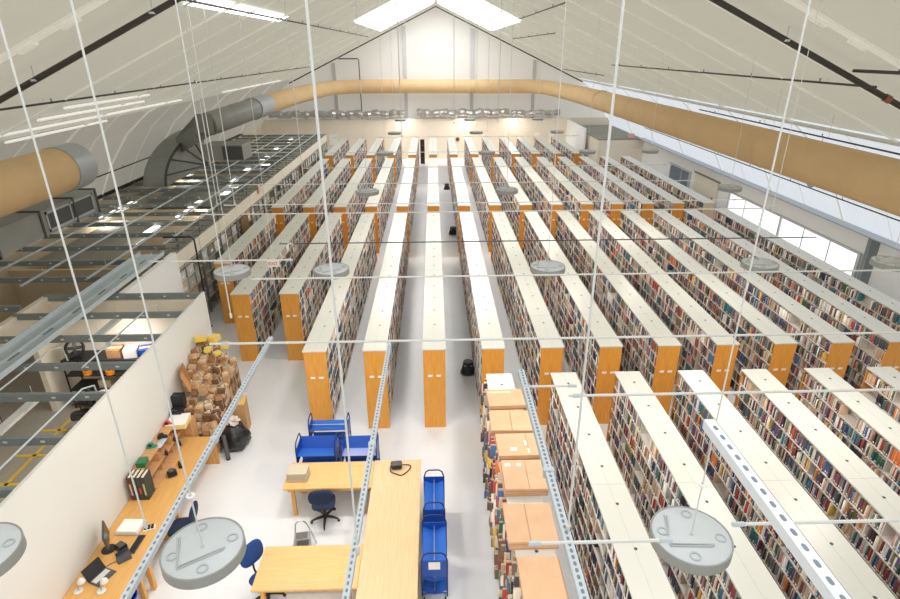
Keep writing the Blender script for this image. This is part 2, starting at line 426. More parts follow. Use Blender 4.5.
_bc = {}
def bookcase_meshes(L):
    key = round(L, 3)
    if key in _bc: return _bc[key]
    d = {}
    # local frame: x 0..W, y 0..L (near end at y=0)
    mb = MB(); mb.box(-.006, W_ + .006, 0, .03, 0, TOP - .02); d['end_panel'] = mb.mesh('end_panel', M['oak'], bevel=.004)
    mb = MB(); mb.box(-.02, W_ + .02, -.01, L + .01, TOP - .03, TOP)
    mb.mi = 1
    nb = max(1, round(L / .914)); bl = L / nb
    for i in range(nb): mb.cyl((W_ / 2 + .02, bl * (i + .5), TOP), .027, .003, 8)
    mb.mi = 2
    for i in range(2, nb, 4): mb.box(-.02, W_ + .02, bl * i - .004, bl * i + .004, TOP, TOP + .0015)
    mb.box(W_ / 2 - .003, W_ / 2 + .003, 0, L, TOP, TOP + .001)
    d['top_panel'] = mb.mesh('top_panel', [M['lam'], M['dot'], M['seam']])
    mb = MB(); mb.box(.0, W_, .03, L - .03, -.02, 0); d['shelf'] = mb.mesh('shelf', M['shelf'])
    mb = MB(); mb.box(W_ / 2 - .006, W_ / 2 + .006, .03, L - .03, .02, TOP - .03); d['back_panel'] = mb.mesh('back_panel', M['shelf'])
    mb = MB()
    for i in range(1, nb):
        y = bl * i
        mb.box(0.004, W_ - .004, y - .012, y + .012, .02, TOP - .03)
    mb.box(.03, W_ - .03, .03, L - .03, 0, .08)
    d['upright_frame'] = mb.mesh('upright_frame', M['shelf'])
    mb = MB(); mb.box(-.055, .055, -.006, 0, -.028, .028); d['label_card'] = mb.mesh('label_card', M['card'])
    _bc[key] = (d, nb, bl)
    return _bc[key]

CASES = []
def bookcase(k, y0, y1, label, group, flip=False, plain=False):
    L = y1 - y0
    d, nb, bl = bookcase_meshes(L)
    t = thing('bookcase', label, 'bookcase', (rowx(k), y0, 0), 0, group)
    for e, y in ((0, 0), (1, L - .03)):
        p = link('end_panel', d['end_panel'], t, (0, y, 0))
        if plain and e == 0: 
            p.data = p.data.copy(); p.data.materials[0] = M['beige']
        if (e == 0) != flip:
            for x in (.165, .37):
                if not plain: link('label_card', d['label_card'], p, (x, 0 if not flip else .036, 1.55))
    link('top_panel', d['top_panel'], t); link('back_panel', d['back_panel'], t); link('upright_frame', d['upright_frame'], t)
    for z in LEVZ: link('shelf', d['shelf'], t, (0, 0, z))
    CASES.append(dict(k=k, y0=y0, y1=y1, nb=nb, bl=bl))
    return t

YM, YL, YF2, YFAR, YFE, YT, YTE, YFR = 12.16, 15.78, 24.77, 26.04, 38.9, 40.25, 48.6, 10.957
def lr(k, base):
    if k == 0: return base + ', directly below the camera axis' 
    return base
def side(k): return ('%s to the %s of' % (nth(abs(k)), 'left' if k < 0 else 'right'))
for k in range(-5, 10):
    y0 = {-5: 18.53, -4: YL, -3: YL}.get(k, YM)
    lab = 'oak-ended double bookcase of the middle block, ' + ('in line with the hall centre' if k == 0 else side(k) + ' the central one')
    bookcase(k, y0, YF2, lab, 'bookcases of the middle block')
for k in range(-5, 10):
    lab = ('oak-ended' if k < 9 else 'beige-ended') + ' white-topped bookcase of the far block, ' + ('in line with the hall centre' if k == 0 else side(k) + ' the central one')
    bookcase(k, YFAR, YFE, lab, 'bookcases of the far block', plain=(k == 9))
for k in range(-5, 8):
    lab = 'short white-topped bookcase against the back wall, ' + ('in line with the hall centre' if k == 0 else side(k) + ' the central one')
    bookcase(k, YT, YTE, lab, 'bookcases of the last block')
for k in range(1, 8):
    lab = ('white-topped bookcase in the front block with flat cardboard cartons on top' if k == 1 else
           'white-topped double bookcase of the front right block, %s to the right of the cartons' % nth(k - 1))
    bookcase(k, 2.0, YFR, lab, 'bookcases of the front right block', flip=True)

# ------------------------------------------------------------------ books
PAL = [('black', (40, 40, 46), 8), ('dark grey', (78, 78, 84), 10), ('mid grey', (140, 136, 134), 7), ('maroon', (124, 58, 62), 8), ('red', (176, 66, 58), 4), ('brown', (132, 96, 76), 9),
       ('tan', (194, 164, 136), 11), ('cream', (228, 214, 196), 10), ('off-white', (238, 232, 226), 9), ('navy blue', (56, 66, 100), 7), ('blue', (78, 108, 152), 5), ('teal', (58, 116, 126), 7),
       ('dark green', (58, 92, 72), 5), ('olive', (118, 112, 76), 3), ('orange', (216, 124, 64), 3), ('yellow', (228, 190, 84), 2), ('purple', (98, 74, 112), 3), ('dusty pink', (204, 156, 150), 4)]
PW = np.array([p[2] for p in PAL], float); PW /= PW.sum()
PLIN = np.array([lin(p[1]) for p in PAL])
recs = []   # per book: x_front, dir, depth, y0, y1, z0, z1, colour, case id, level, ordinal from oak end
for ci, c in enumerate(CASES):
    k, y0, y1 = c['k'], c['y0'], c['y1']
    front = y0 < 3
    sides = []
    if k >= -1: sides.append(-1)      # the face turned left
    if k <= 1: sides.append(1)        # the face turned right
    if front and k == 1: sides = [-1]
    mean = .034 if front else (.040 if y0 < 20 else (.052 if y0 < 30 else .07))
    if front and k == 1: mean = .042
    for sd in sides:
        for lv in range(NL):
            ordn = 0
            zb = LEVZ[lv]
            hmax = .282
            for b in range(c['nb']):
                a, e = y0 + b * c['bl'] + .016, y0 + (b + 1) * c['bl'] - .016
                if b == 0: a += .025
                if b == c['nb'] - 1: e -= .025
                fill = rng.choice([1, 1, 1, 1, 1, 1, .95, .9, .8, .5] if not (front and k == 1) else [1, 1, .95, .9])
                n = int((e - a) / mean * 1.6)
                th = rng.gamma(6, mean / 6, n).clip(.014, .09)
                cum = np.cumsum(th + .0015)
                n = int(np.searchsorted(cum, (e - a) * fill))
                if n < 1: continue
                th, cum = th[:n], cum[:n]
                ys = a + cum - th + (0 if rng.random() < .5 else (e - a) - cum[-1])
                # runs of one colour, like sets and journals
                colr = rng.choice(len(PAL), n, p=PW)
                hh = rng.normal(.242, .022, n).clip(.17, hmax)
                dp = rng.normal(.165, .02, n).clip(.12, .23)
                if rng.random() < .35:
                    s0 = rng.integers(0, n); s1 = min(n, s0 + rng.integers(4, 14)); colr[s0:s1] = colr[s0]; hh[s0:s1] = hh[s0]
                setb = rng.normal(.022, .010, n).clip(.004, .06)
                if front and k == 1: setb = rng.normal(-.05, .05, n).clip(-.14, .03); dp = dp + .05
                xf = rowx(k) + (setb if sd < 0 else W_ - setb)
                for i in range(n): recs.append((xf[i], sd, dp[i], ys[i], ys[i] + th[i], zb, zb + hh[i], colr[i], ci, lv, b * 1000 + i))
            # ordinals counted from the far (oak) end are given below
RB = np.array(recs)
NB_ = len(RB)
shade = rng.normal(1.18, .18, NB_).clip(.7, 1.5)
# which 300 books show largest: spine area in the picture, in frame, not behind the neighbouring bookcase
def pick_300():
    xf, sd, dp, ya, yb, za, zb, co, ci, lv, o = RB.T
    kk = np.array([CASES[int(i)]['k'] for i in ci]); yy = np.array([CASES[int(i)]['y0'] for i in ci])
    cand = (yy < 3)
    P = np.stack([xf, (ya + yb) / 2, (za + zb) / 2], 1) - np.array([0, 0, H])
    z = P @ np.array(fw); px = 450 + f_px * (P @ np.array(r1)) / z; py = 299.5 - f_px * (P @ np.array(u1)) / z
    cand &= (z > .5) & (px > 6) & (px < 894) & (py > 30) & (py < 593)
    xn = X0_ + (kk - 1) * P_ + W_ + .02
    t = xn / np.where(np.abs(xf) < 1e-3, 1e-3, xf)
    zt = H + (za + (zb - za) * .3 - H) * t
    yt = P[:, 1] * t
    cand &= (kk == 1) | (zt > TOP + .02) | (yt > YFR)
    cand &= (lv < NL - 0)
    nx = -sd
    # area of the spine as seen: solid angle
    dist2 = (P ** 2).sum(1)
    cosn = np.abs(P[:, 0]) / np.sqrt(dist2)
    area = (yb - ya) * (zb - za) * cosn / dist2
    area[~cand] = 0
    top = np.argsort(-area)[:300]
    return top
top300 = pick_300()
single = np.zeros(NB_, bool); single[top300] = True

def mass_mesh(sel):
    xf, sd, dp, ya, yb, za, zb, co, ci, lv, o = RB[sel].T
    n = len(xf); xb = xf - sd * dp
    V = np.zeros((n, 8, 3), np.float32)
    for i, (x, y, z) in enumerate(((xf, ya, za), (xf, yb, za), (xf, yb, zb), (xf, ya, zb), (xb, ya, za), (xb, yb, za), (xb, yb, zb), (xb, ya, zb))):
        V[:, i, 0] = x; V[:, i, 1] = y; V[:, i, 2] = z
    F = np.array([(0, 1, 2, 3), (3, 2, 6, 7), (0, 3, 7, 4), (1, 5, 6, 2)], np.int32)
    Fp = F[:, ::-1]
    idx = np.where((sd < 0)[:, None, None], Fp[None], F[None]) + (np.arange(n) * 8)[:, None, None]
    me = bpy.data.meshes.new('books')
    me.vertices.add(n * 8); me.vertices.foreach_set('co', V.ravel())
    me.loops.add(n * 16); me.loops.foreach_set('vertex_index', idx.ravel().astype(np.int32))
    me.polygons.add(n * 4); me.polygons.foreach_set('loop_start', (np.arange(n * 4) * 4).astype(np.int32))
    try: me.polygons.foreach_set('loop_total', np.full(n * 4, 4, np.int32))
    except Exception: pass
    me.update(calc_edges=True)
    c = PLIN[co.astype(int)] * shade[sel][:, None]
    top = np.array(lin((226, 214, 194)))
    fc = np.repeat(c[:, None, :], 4, 1); fc[:, 1, :] = fc[:, 1, :] * .4 + top * .6     # page block shows on top
    att = me.attributes.new('tint', 'FLOAT_COLOR', 'FACE')
    fc4 = np.concatenate([fc, np.ones((n, 4, 1))], 2).astype(np.float32)
    att.data.foreach_set('color', fc4.ravel())
    up = me.attributes.new('up', 'FLOAT', 'CORNER')
    base = np.array([0, 0, 1, 1, 0, 0, 1, 1], np.float32)
    upv = base[(idx - (np.arange(n) * 8)[:, None, None])]
    upv[:, 1:, :] = 2.0
    has = rng.random(n) < .4
    upv[~has] = 2.0
    up.data.foreach_set('value', upv.ravel().astype(np.float32))
    me.materials.append(M['books'])
    return me
bk = link('book_rows', mass_mesh(~single))
tag(bk, 'rows upon rows of library books filling the bookcases of the hall', 'books', kind='stuff')

# a hardback one unit in each direction: rounded spine, two boards, a page block set back inside them
def book_mesh():
    mb = MB()
    # x: 0 spine .. 1 fore-edge, y: 0..1 thickness, z: 0..1 height
    sp_ = [(0.0 + .05 * (2 * t - 1) ** 2, t) for t in (0, .25, .5, .75, 1)]
    poly = sp_ + [(1, 1), (1, .88), (.08, .88), (.08, .12), (1, .12), (1, 0)]
    mb.prism([(p[0], p[1]) for p in poly], 0, 1, 'z')
    mb.mi = 1; mb.box(.08, .96, .12, .88, .02, .965)
    mb.mi = 2; mb.box(-.004, .004, .2, .8, .10, .24)
    return mb.mesh('book', [M['book'], M['pages'], M['card']])
BM = book_mesh()
# ordinal of each book along its shelf, counted from the oak end (largest y)
order = {}
for i in np.argsort(-RB[:, 3]):
    r_ = RB[i]; key = (r_[8], r_[1], r_[9])
    order[i] = order.get(('n', *key), 0) + 1; order[('n', *key)] = order[i]
for i in top300:
    xf, sd, dp, ya, yb, za, zb, co, ci, lv, _o = RB[i]
    o = bpy.data.objects.new('book', BM); COL.objects.link(o)
    o.location = (xf, ya, za + .001); o.scale = (dp, yb - ya, zb - za)
    if sd > 0: o.scale = (-dp, yb - ya, zb - za)
    c = PLIN[int(co)] * shade[i]; o.color = (*c, 1)
    k = CASES[int(ci)]['k']
    lvl = ['bottom', 'sixth', 'fifth', 'fourth', 'third', 'second', 'top'][int(lv)]
    where = 'bookcase under the cartons' if k == 1 else '%s bookcase right of cartons' % nth(k - 1)
    tag(o, '%s book, %s from the oak end, %s shelf, %s' % (PAL[int(co)][0], nth(order[i]), lvl, where), 'book', 'single books on the front right bookcases')

# ------------------------------------------------------------------ flat cartons on the first front bookcase
def carton(x0, x1, y0, y1, z0, h, label, rz=0, seam=.5, tape=0, patches=()):
    cx, cy_ = (x0 + x1) / 2, (y0 + y1) / 2
    t = thing('flat_carton', label, 'carton', (cx, cy_, z0), rz, 'cardboard cartons on the bookcase')
    w, d = (x1 - x0) / 2, (y1 - y0) / 2
    mb = MB(); mb.box(-w, w, -d, d, 0, h * .75)
    mb.mi = 1; mb.box(-w, w, -d - .002, -d + .004, h * .2, h * .45)
    mb.build('carton_body', [M['carton'], M['carton_dk']], t, bevel=.004)
    sx = -w + 2 * w * seam
    for a, b in ((-w, sx - .004), (sx + .004, w)):
        MB().box(a, b, -d + .003, d - .003, h * .75 + .001, h).build('flap', M['carton'], t, bevel=.003)
    if tape: MB().box(-w * .9, w * .3, d * .55, d * .72, h + .001, h + .003).build('tape_strip', M['tape'], t)
    for (a, b, e, g) in patches: MB().box(a * w, b * w, e * d, g * d, h + .001, h + .003).build('paper_label', M['card'], t)
    return t
carton(1.02, 1.78, 9.52, 10.12, 2.302, .13, 'flat cardboard carton with pale tape, farthest of the cartons on the bookcase', .03, .98, 1)
carton(1.03, 1.72, 9.38, 9.50, 2.302, .05, 'narrow cardboard strip lying between the two farthest cartons', .02, .97)
carton(1.0, 1.8, 8.72, 9.36, 2.302, .12, 'flat cardboard carton, second from the far end of the cartons row', -.04, .5)
carton(1.06, 1.82, 8.0, 8.64, 2.302, .12, 'flat cardboard carton with torn white label scraps, third from far end', .01, .72, 0, ((.3, .42, -.1, .3), (-.4, -.1, -.55, -.3), (.4, .46, -.8, -.4)))
for j, (dx, h) in enumerate(((.0, .05), (-.015, .05), (.012, .06))):
    carton(1.06 + dx, 1.78 + dx, 7.14 - .012 * j, 7.86 - .01 * j, 2.302 + .052 * j, h, ['lowest', 'middle', 'top'][j] + ' carton of the three stacked flat in the fourth heap', (.0, .02, -.01)[j], .55, 0, ((-.85, -.6, .55, .75), (-.3, -.1, .55, .75)) if j == 2 else ())
carton(1.0, 1.72, 6.06, 6.86, 2.302, .07, 'lower cardboard carton of the fifth heap, under a creased one', 0, .45)
carton(.99, 1.73, 6.07, 6.85, 2.374, .06, 'upper cardboard carton of the fifth heap with a folded flap', -.01, .45, 0, ())
carton(1.08, 1.67, 2.6, 5.86, 2.302, .1, 'long cardboard sheet nearest the camera end of the cartons', 0, .98)

# ------------------------------------------------------------------ ceiling-hung round lamps
def pendant_meshes():
    d = {}
    mb = MB(); mb.lathe([(.28, -.09), (.30, -.075), (.30, -.006), (.292, 0)], n=40)
    d['housing'] = mb.mesh('housing', M['disc'], smooth=True)
    mb = MB(); mb.ring((0, 0, 0), .290, .303, -.088, .004, 40); d['rim'] = mb.mesh('rim', M['disc_rim'])
    mb = MB(); mb.cyl((0, 0, -.096), .26, .006, 32); d['lens'] = mb.mesh('lens', M['lens'])
    mb = MB(); mb.tube([(-.20, .10, .008), (-.13, -.18, .008), (.17, -.02, .008), (.16, -.045, .008), (-.12, -.2, .008), (-.22, .1, .008)], .007, 6); d['bracket'] = mb.mesh('bracket', M['disc_edge'])
    mb = MB(); mb.ring((0, 0, 0), .030, .042, -.001, .010, 16); d['hook_ring'] = mb.mesh('hook_ring', M['disc_edge'])
    mb = MB(); mb.cyl((0, 0, 0), .012, .03, 10); d['cord_grip'] = mb.mesh('cord_grip', M['white_metal'])
    return d
PM = pendant_meshes()
def pendant(x, y, label, z=5.5, r=.006, power=None, rz=0):
    t = thing('pendant_lamp', label, 'lamp', (x, y, z), rz, 'round lamps hung over the hall')
    for nm in ('housing', 'rim', 'lens', 'bracket', 'cord_grip'): link(nm, PM[nm], t)
    if y < 16:
        for a in (.35, 1.9, 3.5, 5.0): link('hook_ring', PM['hook_ring'], t, (.215 * math.cos(a), .215 * math.sin(a), 0))
    MB().tube([(0, 0, .02), (0, 0, roof_z(x) - z - .02)], r, 6).build('cable', M['cable'], t)
    if y < 5: MB().ring((0, 0, .5), .014, .032, -.006, .006, 16).build('cable_ring', M['card'], t)
    ld = bpy.data.lights.new('lamp_light', 'AREA'); ld.shape = 'DISK'; ld.size = .5; ld.energy = 66 if power is None else power; ld.color = (1, .95, .88)
    lo = bpy.data.objects.new('lamp_light', ld); COL.objects.link(lo); lo.location = (x, y, z - .11)
    return t
ROWN = {3.25: 'nearest row', 9.25: 'second row', 15.2: 'third row', 21.4: 'fourth row', 27: 'fifth row', 32.3: 'sixth row'}
COLN = {-3.5: 'outer left lamp', -1.8: 'inner left lamp', 1.95: 'inner right lamp', 5.7: 'outer right lamp', 8.05: 'lamp nearest the right wall'}
for y, xs in ((3.25, (-3.5, -1.8, 1.95)), (9.25, (-3.5, -1.8, 1.95, 5.7, 8.05)), (15.2, (-1.8, 1.95, 8.05)), (21.4, (-1.8, 1.95, 5.7, 8.05)), (27, (-1.8, 1.95, 5.7)), (32.3, (-1.8, 1.95, 5.7))):
    for x in xs:
        pendant(x, y, 'grey round hanging lamp, %s, %s counted from the camera' % (COLN[x], ROWN[y]), r=.006 if y < 10 else .007, rz=.05 if x < 0 else -.55)

# ------------------------------------------------------------------ hung steel grid over the desks
def strut(x, y0, y1, z, w, label, slot=.05, clamps=True):
    ms = M['steel'] if clamps else (bpy.data.materials.get('white_steel') or mat('white_steel', (234, 240, 246), .5))
    t = thing('strut_channel', label, 'channel', (x, y0, z), 0, 'perforated steel channels')
    L = y1 - y0
    mb = MB(); h = w
    mb.box(-w / 2, w / 2, 0, L, -.003, 0); mb.box(-w / 2, -w / 2 + .003, 0, L, -h, -.003); mb.box(w / 2 - .003, w / 2, 0, L, -h, -.003)
    mb.mi = 1
    n = int(L / slot)
    for i in range(n):
        yc = (i + .5) * slot
        mb.cyl((0, yc - slot * .13, 0), w * .17, .0012, 10); mb.cyl((0, yc + slot * .13, 0), w * .17, .0012, 10); mb.box(-w * .17, w * .17, yc - slot * .13, yc + slot * .13, 0, .0013)
    mb.build('channel_body', [ms, M['hole']], t)
    MB().box(-w * .5, w * .5, L, L + .004, -h, 0).build('end_cap', M['steel'], t)
    for yc in ((L * .25, L * .6) if clamps else ()):
        MB().cbox((0, yc, -h / 2), (w * 1.4, .05, h * 1.25)).build('clamp', M['steel'], t, bevel=.003)
    return t
strut(-1.87, 1.2, 5.75, 6.0, .042, 'perforated steel channel running above the wall counter')
strut(-.575, 1.2, 5.55, 6.0, .042, 'perforated steel channel running above the U-shaped desks').rotation_euler = (0, 0, -.012)
strut(.845, 1.2, 4.95, 6.0, .06, 'perforated pale steel channel beside the row of cartons')
strut(1.08, .2, 1.85, 7.6, .042, 'short white slotted channel close to the camera above the front bookcases', slot=.058, clamps=False)
def conduit(y, x0, x1, z, label, r=.016, m='white_metal', sag=0):
    t = thing('conduit', label, 'conduit', (x0, y, z), 0, 'thin conduits across the hall')
    n = 8
    MB().tube([((x1 - x0) * i / n, 0, -sag * 4 * (i / n) * (1 - i / n)) for i in range(n + 1)], r, 6).build('tube', M[m], t)
    for x in ((x1 - x0) * .02, (x1 - x0) * .98): MB().tube([(x - .04, 0, 0), (x + .04, 0, 0)], r * 1.5, 6).build('coupling', M['steel'], t)
    return t
for y, x0, x1, lab, m, r in ((5.6, -2.5, 6.3, 'long pale conduit crossing just past the ends of the channels', 'white_metal', .013),
        (4.62, .85, 1.3, 'short pale conduit beyond the cartons joining the right-hand channel', 'white_metal', .011),
        (4.45, 1.22, 5.0, 'pale conduit over the front bookcases, the farther of two', 'white_metal', .013),
        (2.74, .6, 1.5, 'short pale conduit crossing the cartons at the channel', 'white_metal', .012),
        (2.86, 1.98, 4.2, 'pale conduit crossing the big grey lamp over the front bookcases', 'white_metal', .012),
        (7.54, -2.6, 7.4, 'pale conduit crossing the middle block beside the second row of lamps', 'white_metal', .012),
        (8.33, -4.4, -2.2, 'short pale conduit over the left-hand bookcases', 'white_metal', .012),
        (9.13, -2.6, 6.5, 'dark conduit crossing the middle block', 'dgrey', .010),
        (11.05, -4.6, 7.0, 'pale conduit over the far end of the middle block', 'white_metal', .012),
        (11.78, -4.4, 6.6, 'pale conduit over the cross aisle behind the middle block', 'white_metal', .011),
        (13.74, -5.0, 6.4, 'pale conduit over the start of the far block', 'white_metal', .011),
        (15.8, -3.6, 6.6, 'pale conduit over the middle of the far block', 'white_metal', .011),
        (18.3, -3.6, 6.9, 'pale conduit over the back half of the far block', 'white_metal', .011),
        (21.7, -3.8, 5.4, 'pale conduit in front of the last bookcases', 'white_metal', .011)):
    conduit(y, x0, x1, 6.0, lab, r, m)
def rod(x, y, z0, label, r=.008, end=None):
    t = thing('hanging_rod', label, 'rod', (x, y, z0), 0, 'rods hanging from the roof')
    MB().tube([(0, 0, 0), (0, 0, roof_z(x) - z0 - .02)], r, 6).build('rod', M['cable'], t)
    MB().cyl((0, 0, -.03), r * 2.2, .07, 10).build('end_nut', M['white_metal'], t)
rod(-.53, 2.72, 6.0, 'thin rod holding the channel above the U-shaped desks', .007)
rod(.86, 2.85, 6.0, 'thin rod holding the channel beside the cartons', .007)
rod(-2.34, 3.49, 5.5, 'thin rod ending over the wall counter beside the paper stack', .0065)
rod(-2.92, 7.39, 5.5, 'thin rod with a white end in front of the left bookcase ends', .008)
rod(-5.5, 14.3, 5.4, 'thin rod hanging over the wire shelving, farther left', .012)
rod(-5.1, 14.4, 5.4, 'thin rod hanging over the wire shelving, nearer the bookcases', .012)
rod(-3.2, 14.0, 5.6, 'pale rod hanging at the left side of the far block', .010)
rod(-1.2, 22.0, 6.0, 'pale rod hanging left of the central bookcase, far block', .014)
rod(.9, 26.0, 6.0, 'pale rod hanging right of the central bookcase, far block', .014)
rod(2.9, 26.5, 6.0, 'pale rod hanging farther right in the far block', .014)

# ------------------------------------------------------------------ sprinkler pipes under the roof
def arch_pipe(y, drop, r, label, d1=15.0):
    t = thing('sprinkler_main', label, 'pipe', (RX, y, 0), 0, 'sprinkler mains along the roof slope')
    pl = [(-min(d, d1), 0, roof_z(RX + min(d, d1)) - drop) for d in (12.2, 6, 0)] + [(d, 0, roof_z(RX + d) - drop) for d in (6, 12.2)]
    MB().tube(pl, r, 10).build('pipe', M['black_pipe'], t, smooth=True)
    for d in (-9.1, 8.95):
        a = Vector((d - .06, 0, roof_z(RX + d - .06) - drop)); b = Vector((d + .06, 0, roof_z(RX + d + .06) - drop))
        MB().tube([a, b], r * 1.35, 10).build('coupling', M['rust'], t)
    for d in (-8, -5.5, -2.5, 2.5, 6.6):
        MB().ring((0, 0, 0), r * 1.05, r * 1.3, -.02, .02).tube([(0, 0, r), (0, 0, drop + .02)], .008, 6).build('hanger', M['steel'], t, loc=(d, 0, roof_z(RX + d) - drop))
arch_pipe(12.0, .26, .058, 'thick black sprinkler main following the roof slope near the camera')
arch_pipe(50.6, .30, .05, 'thin black sprinkler main along the roof slope before the back wall')
def branch(x, y0, y1, drop, label, r=.022, m='black_pipe'):
    z = roof_z(x) - drop
    t = thing('sprinkler_branch', label, 'pipe', (x, y0, z), 0, 'thin sprinkler branch pipes')
    L = y1 - y0
    MB().tube([(0, 0, 0), (0, L, 0)], r, 8).build('pipe', M[m], t, smooth=True)
    n = max(2, int(L / 3))
    for i in range(n):
        y = L * (i + .5) / n
        MB().tube([(0, y, 0), (0, y, drop - .01)], .006, 5).build('hanger', M['steel'], t)
        MB().lathe([(.012, 0), (.012, .05), (.03, .055), (.03, .062)], n=8).build('sprinkler_head', M['black_pipe'], t, loc=(0, y + .3, r))
branch(-9.4, 4, 47, .12, 'long thin black pipe along the left roof slope', .026)
branch(-14.3, 19, 34, .15, 'thin dark pipe low on the left side fabric', .026)
branch(-4.9, 12.5, 48, .12, 'thin dark pipe beside the pale strip on the left slope', .026)
branch(4.4, 21, 32, .15, 'thin dark pipe right of the far skylight', .026)
branch(5.9, 30, 46, .15, 'thin dark pipe on the right slope near the skylight', .026)
branch(10.7, 38, 50, .15, 'short thin dark pipe on the right slope near the back wall', .026)
branch(9.1, 12.2, 31, .12, 'long thin black pipe along the right roof slope', .026)
branch(8.4, 6, 12.0, .12, 'black pipe with copper fittings beside the thick main', .032)
branch(11.5, 8, 25.5, .68, 'thin dark pipe above the right-hand tan duct', .024)
branch(14.45, 8, 40, .85, 'thin dark pipe low on the right side wall', .024)
for k, (x, y0, y1) in enumerate(((-10.0, 16.5, 21.5), (-10.6, 16.2, 22.3), (-11.3, 10, 27.3), (-12.0, 16.7, 22.1), (-11.4, 33, 46))):
    t = thing('strip_light', 'slim white tube light under the left roof slope, %s of five from the ridge' % nth(k + 1), 'light', (x, y0, roof_z(x) - .1), 0, 'white tubes under the left roof slope')
    MB().tube([(0, 0, 0), (0, y1 - y0, 0)], .04, 8).build('tube', M['strip'], t, smooth=True)
    for yy in (.1, y1 - y0 - .1): MB().tube([(0, yy, 0), (0, yy, .09)], .012, 6).build('mount', M['steel'], t)

# ------------------------------------------------------------------ ducts
def round_duct(path, r, name, label, collars=(), mt='tan', n=24, group='large air ducts under the roof'):
    t = thing(name, label, 'duct', path[0], 0, group)
    o = Vector(path[0])
    pts = [Vector(p) - o for p in path]
    MB().tube(pts, r, n).build('fabric_sleeve', M[mt], t, smooth=True)
    for (a, b, k) in collars:
        MB().tube([Vector(a) - o, Vector(b) - o], r * k, n).build('collar', M['collar'], t, smooth=True)
    # hoop seams and suspension cords
    return t
def smooth_path(ctrl, n=10):
    out = []
    c = [Vector(p) for p in ctrl]
    for i in range(len(c) - 1):
        p0 = c[max(i - 1, 0)]; p1 = c[i]; p2 = c[i + 1]; p3 = c[min(i + 2, len(c) - 1)]
        for j in range(n):
            t = j / n
            out.append(.5 * ((2 * p1) + (-p0 + p2) * t + (2 * p0 - 5 * p1 + 4 * p2 - p3) * t * t + (-p0 + 3 * p1 - 3 * p2 + p3) * t ** 3))
    out.append(c[-1]); return out
dR = round_duct(smooth_path([(10.0, 1, 6.2), (10.0, 12, 6.2), (9.9, 24, 6.2), (9.9, 38, 6.15), (9.7, 45, 6.1), (9.1, 49.4, 6.1), (7.6, 51.0, 6.1), (4, 51.2, 6.1), (-3, 51.2, 6.15), (-6.6, 51.0, 6.15), (-8.2, 49.4, 6.15), (-8.9, 45, 6.15), (-9.4, 39, 6.15), (-9.5, 34, 6.15)], 8), .55,
           'fabric_duct', 'long tan fabric air duct along the right side and across the back wall', (((-9.5, 34.2, 6.15), (-9.5, 31.6, 6.15), 1.03),))
for (y, x) in ((10.5, 10.0), (17, 9.95), (23, 9.9), (29, 9.9), (35, 9.9)):
    MB().tube([(x - 10.0, y - 1, .5), (x - 10.0, y - 1, roof_z(x) - 6.2)], .007, 5).build('suspension_cord', M['cable'], dR)
    MB().tube([(x - 10.0, y - 1 - .01, 0), (x - 10.0, y - 1 + .01, 0)], .556, 24).build('seam_hoop', M['tan'], dR)
round_duct([(-9.5, 1, 6.2), (-9.5, 14.9, 6.2)], .55, 'fabric_duct', 'short tan fabric air duct with a grey collar at the left side', (((-9.5, 14.7, 6.2), (-9.5, 15.5, 6.2), 1.05),))
t = thing('sheet_metal_duct', 'grey rectangular metal duct slung under the left tan duct', 'duct', (-10.3, 1, 4.75), 0, 'grey sheet metal ducts')
MB().box(-.5, .65, 0, 15.3, 0, .62).build('duct_body', M['duct'], t)
for y in (9.6, 11.2, 12.8, 14.2, 15.28): MB().box(-.53, .68, y - .03, y + .03, -.03, .65).build('flange', M['duct_dark'], t)
mb = MB()
for a, b, c, d in ((13.0, 15.1, .06, .12), (13.0, 15.1, .5, .56), (13.0, 13.06, .06, .56), (15.04, 15.1, .06, .56), (14.0, 14.05, .06, .56)): mb.box(.655, .67, a, b, c, d)
mb.build('grille_frame', M['collar'], t)
MB().box(.652, .658, 13.06, 15.04, .12, .5).build('grille', M['duct_dark'], t)
# plenum: quarter round grey sheet metal with ribs, and its connecting pieces
t = thing('duct_elbow', 'big quarter-round grey sheet metal elbow at the left side', 'duct', (-12.95, 32.0, 3.2), 0, 'grey sheet metal ducts')
arc = [(-5.4 * math.cos(a), 1.9 * math.sin(a)) for a in [PI / 2 * i / 16 for i in range(17)]]
MB().prism([(0, 0)] + arc, -.5, .5, 'x').build('elbow_body', M['duct'], t)
mb = MB()
for i in range(16): mb.tube([(.52, *arc[i]), (.52, *arc[i + 1])], .06, 5)
mb.build('rolled_edge', M['duct_dark'], t)
for a in (.25, .6, .95, 1.25):
    MB().tube([(.52, 0, 0), (.52, -5.4 * math.cos(a), 1.9 * math.sin(a))], .04, 5).build('rib', M['duct_dark'], t)
t = thing('duct_transition', 'silver sheet metal duct between the elbow and the left tan duct', 'duct', (-9.5, 31.6, 6.15), 0, 'grey sheet metal ducts')
MB().tube([(0, 0, 0), (-.1, -2.4, -.05), (-.9, -4.0, -.3)], .52, 16).build('round_piece', M['duct'], t, smooth=True)
MB().add([(-1.4, -3.9, -.7), (-.6, -4.2, -.7), (-.6, -4.2, .15), (-1.4, -3.9, .15), (-3.5, -1.4, -1.9), (-3.2, -2.4, -1.9), (-3.2, -2.4, -1.1), (-3.5, -1.4, -1.1)],
         [(0, 1, 2, 3), (7, 6, 5, 4), (0, 4, 5, 1), (1, 5, 6, 2), (2, 6, 7, 3), (3, 7, 4, 0)]).build('square_piece', M['duct'], t)
MB().box(-1.2, .6, -4.4, -3.0, -1.9, -1.2).build('mixing_box', M['duct'], t)
MB().box(-.3, .62, -4.45, -4.4, -1.85, -1.25).build('box_flange', M['duct_dark'], t)
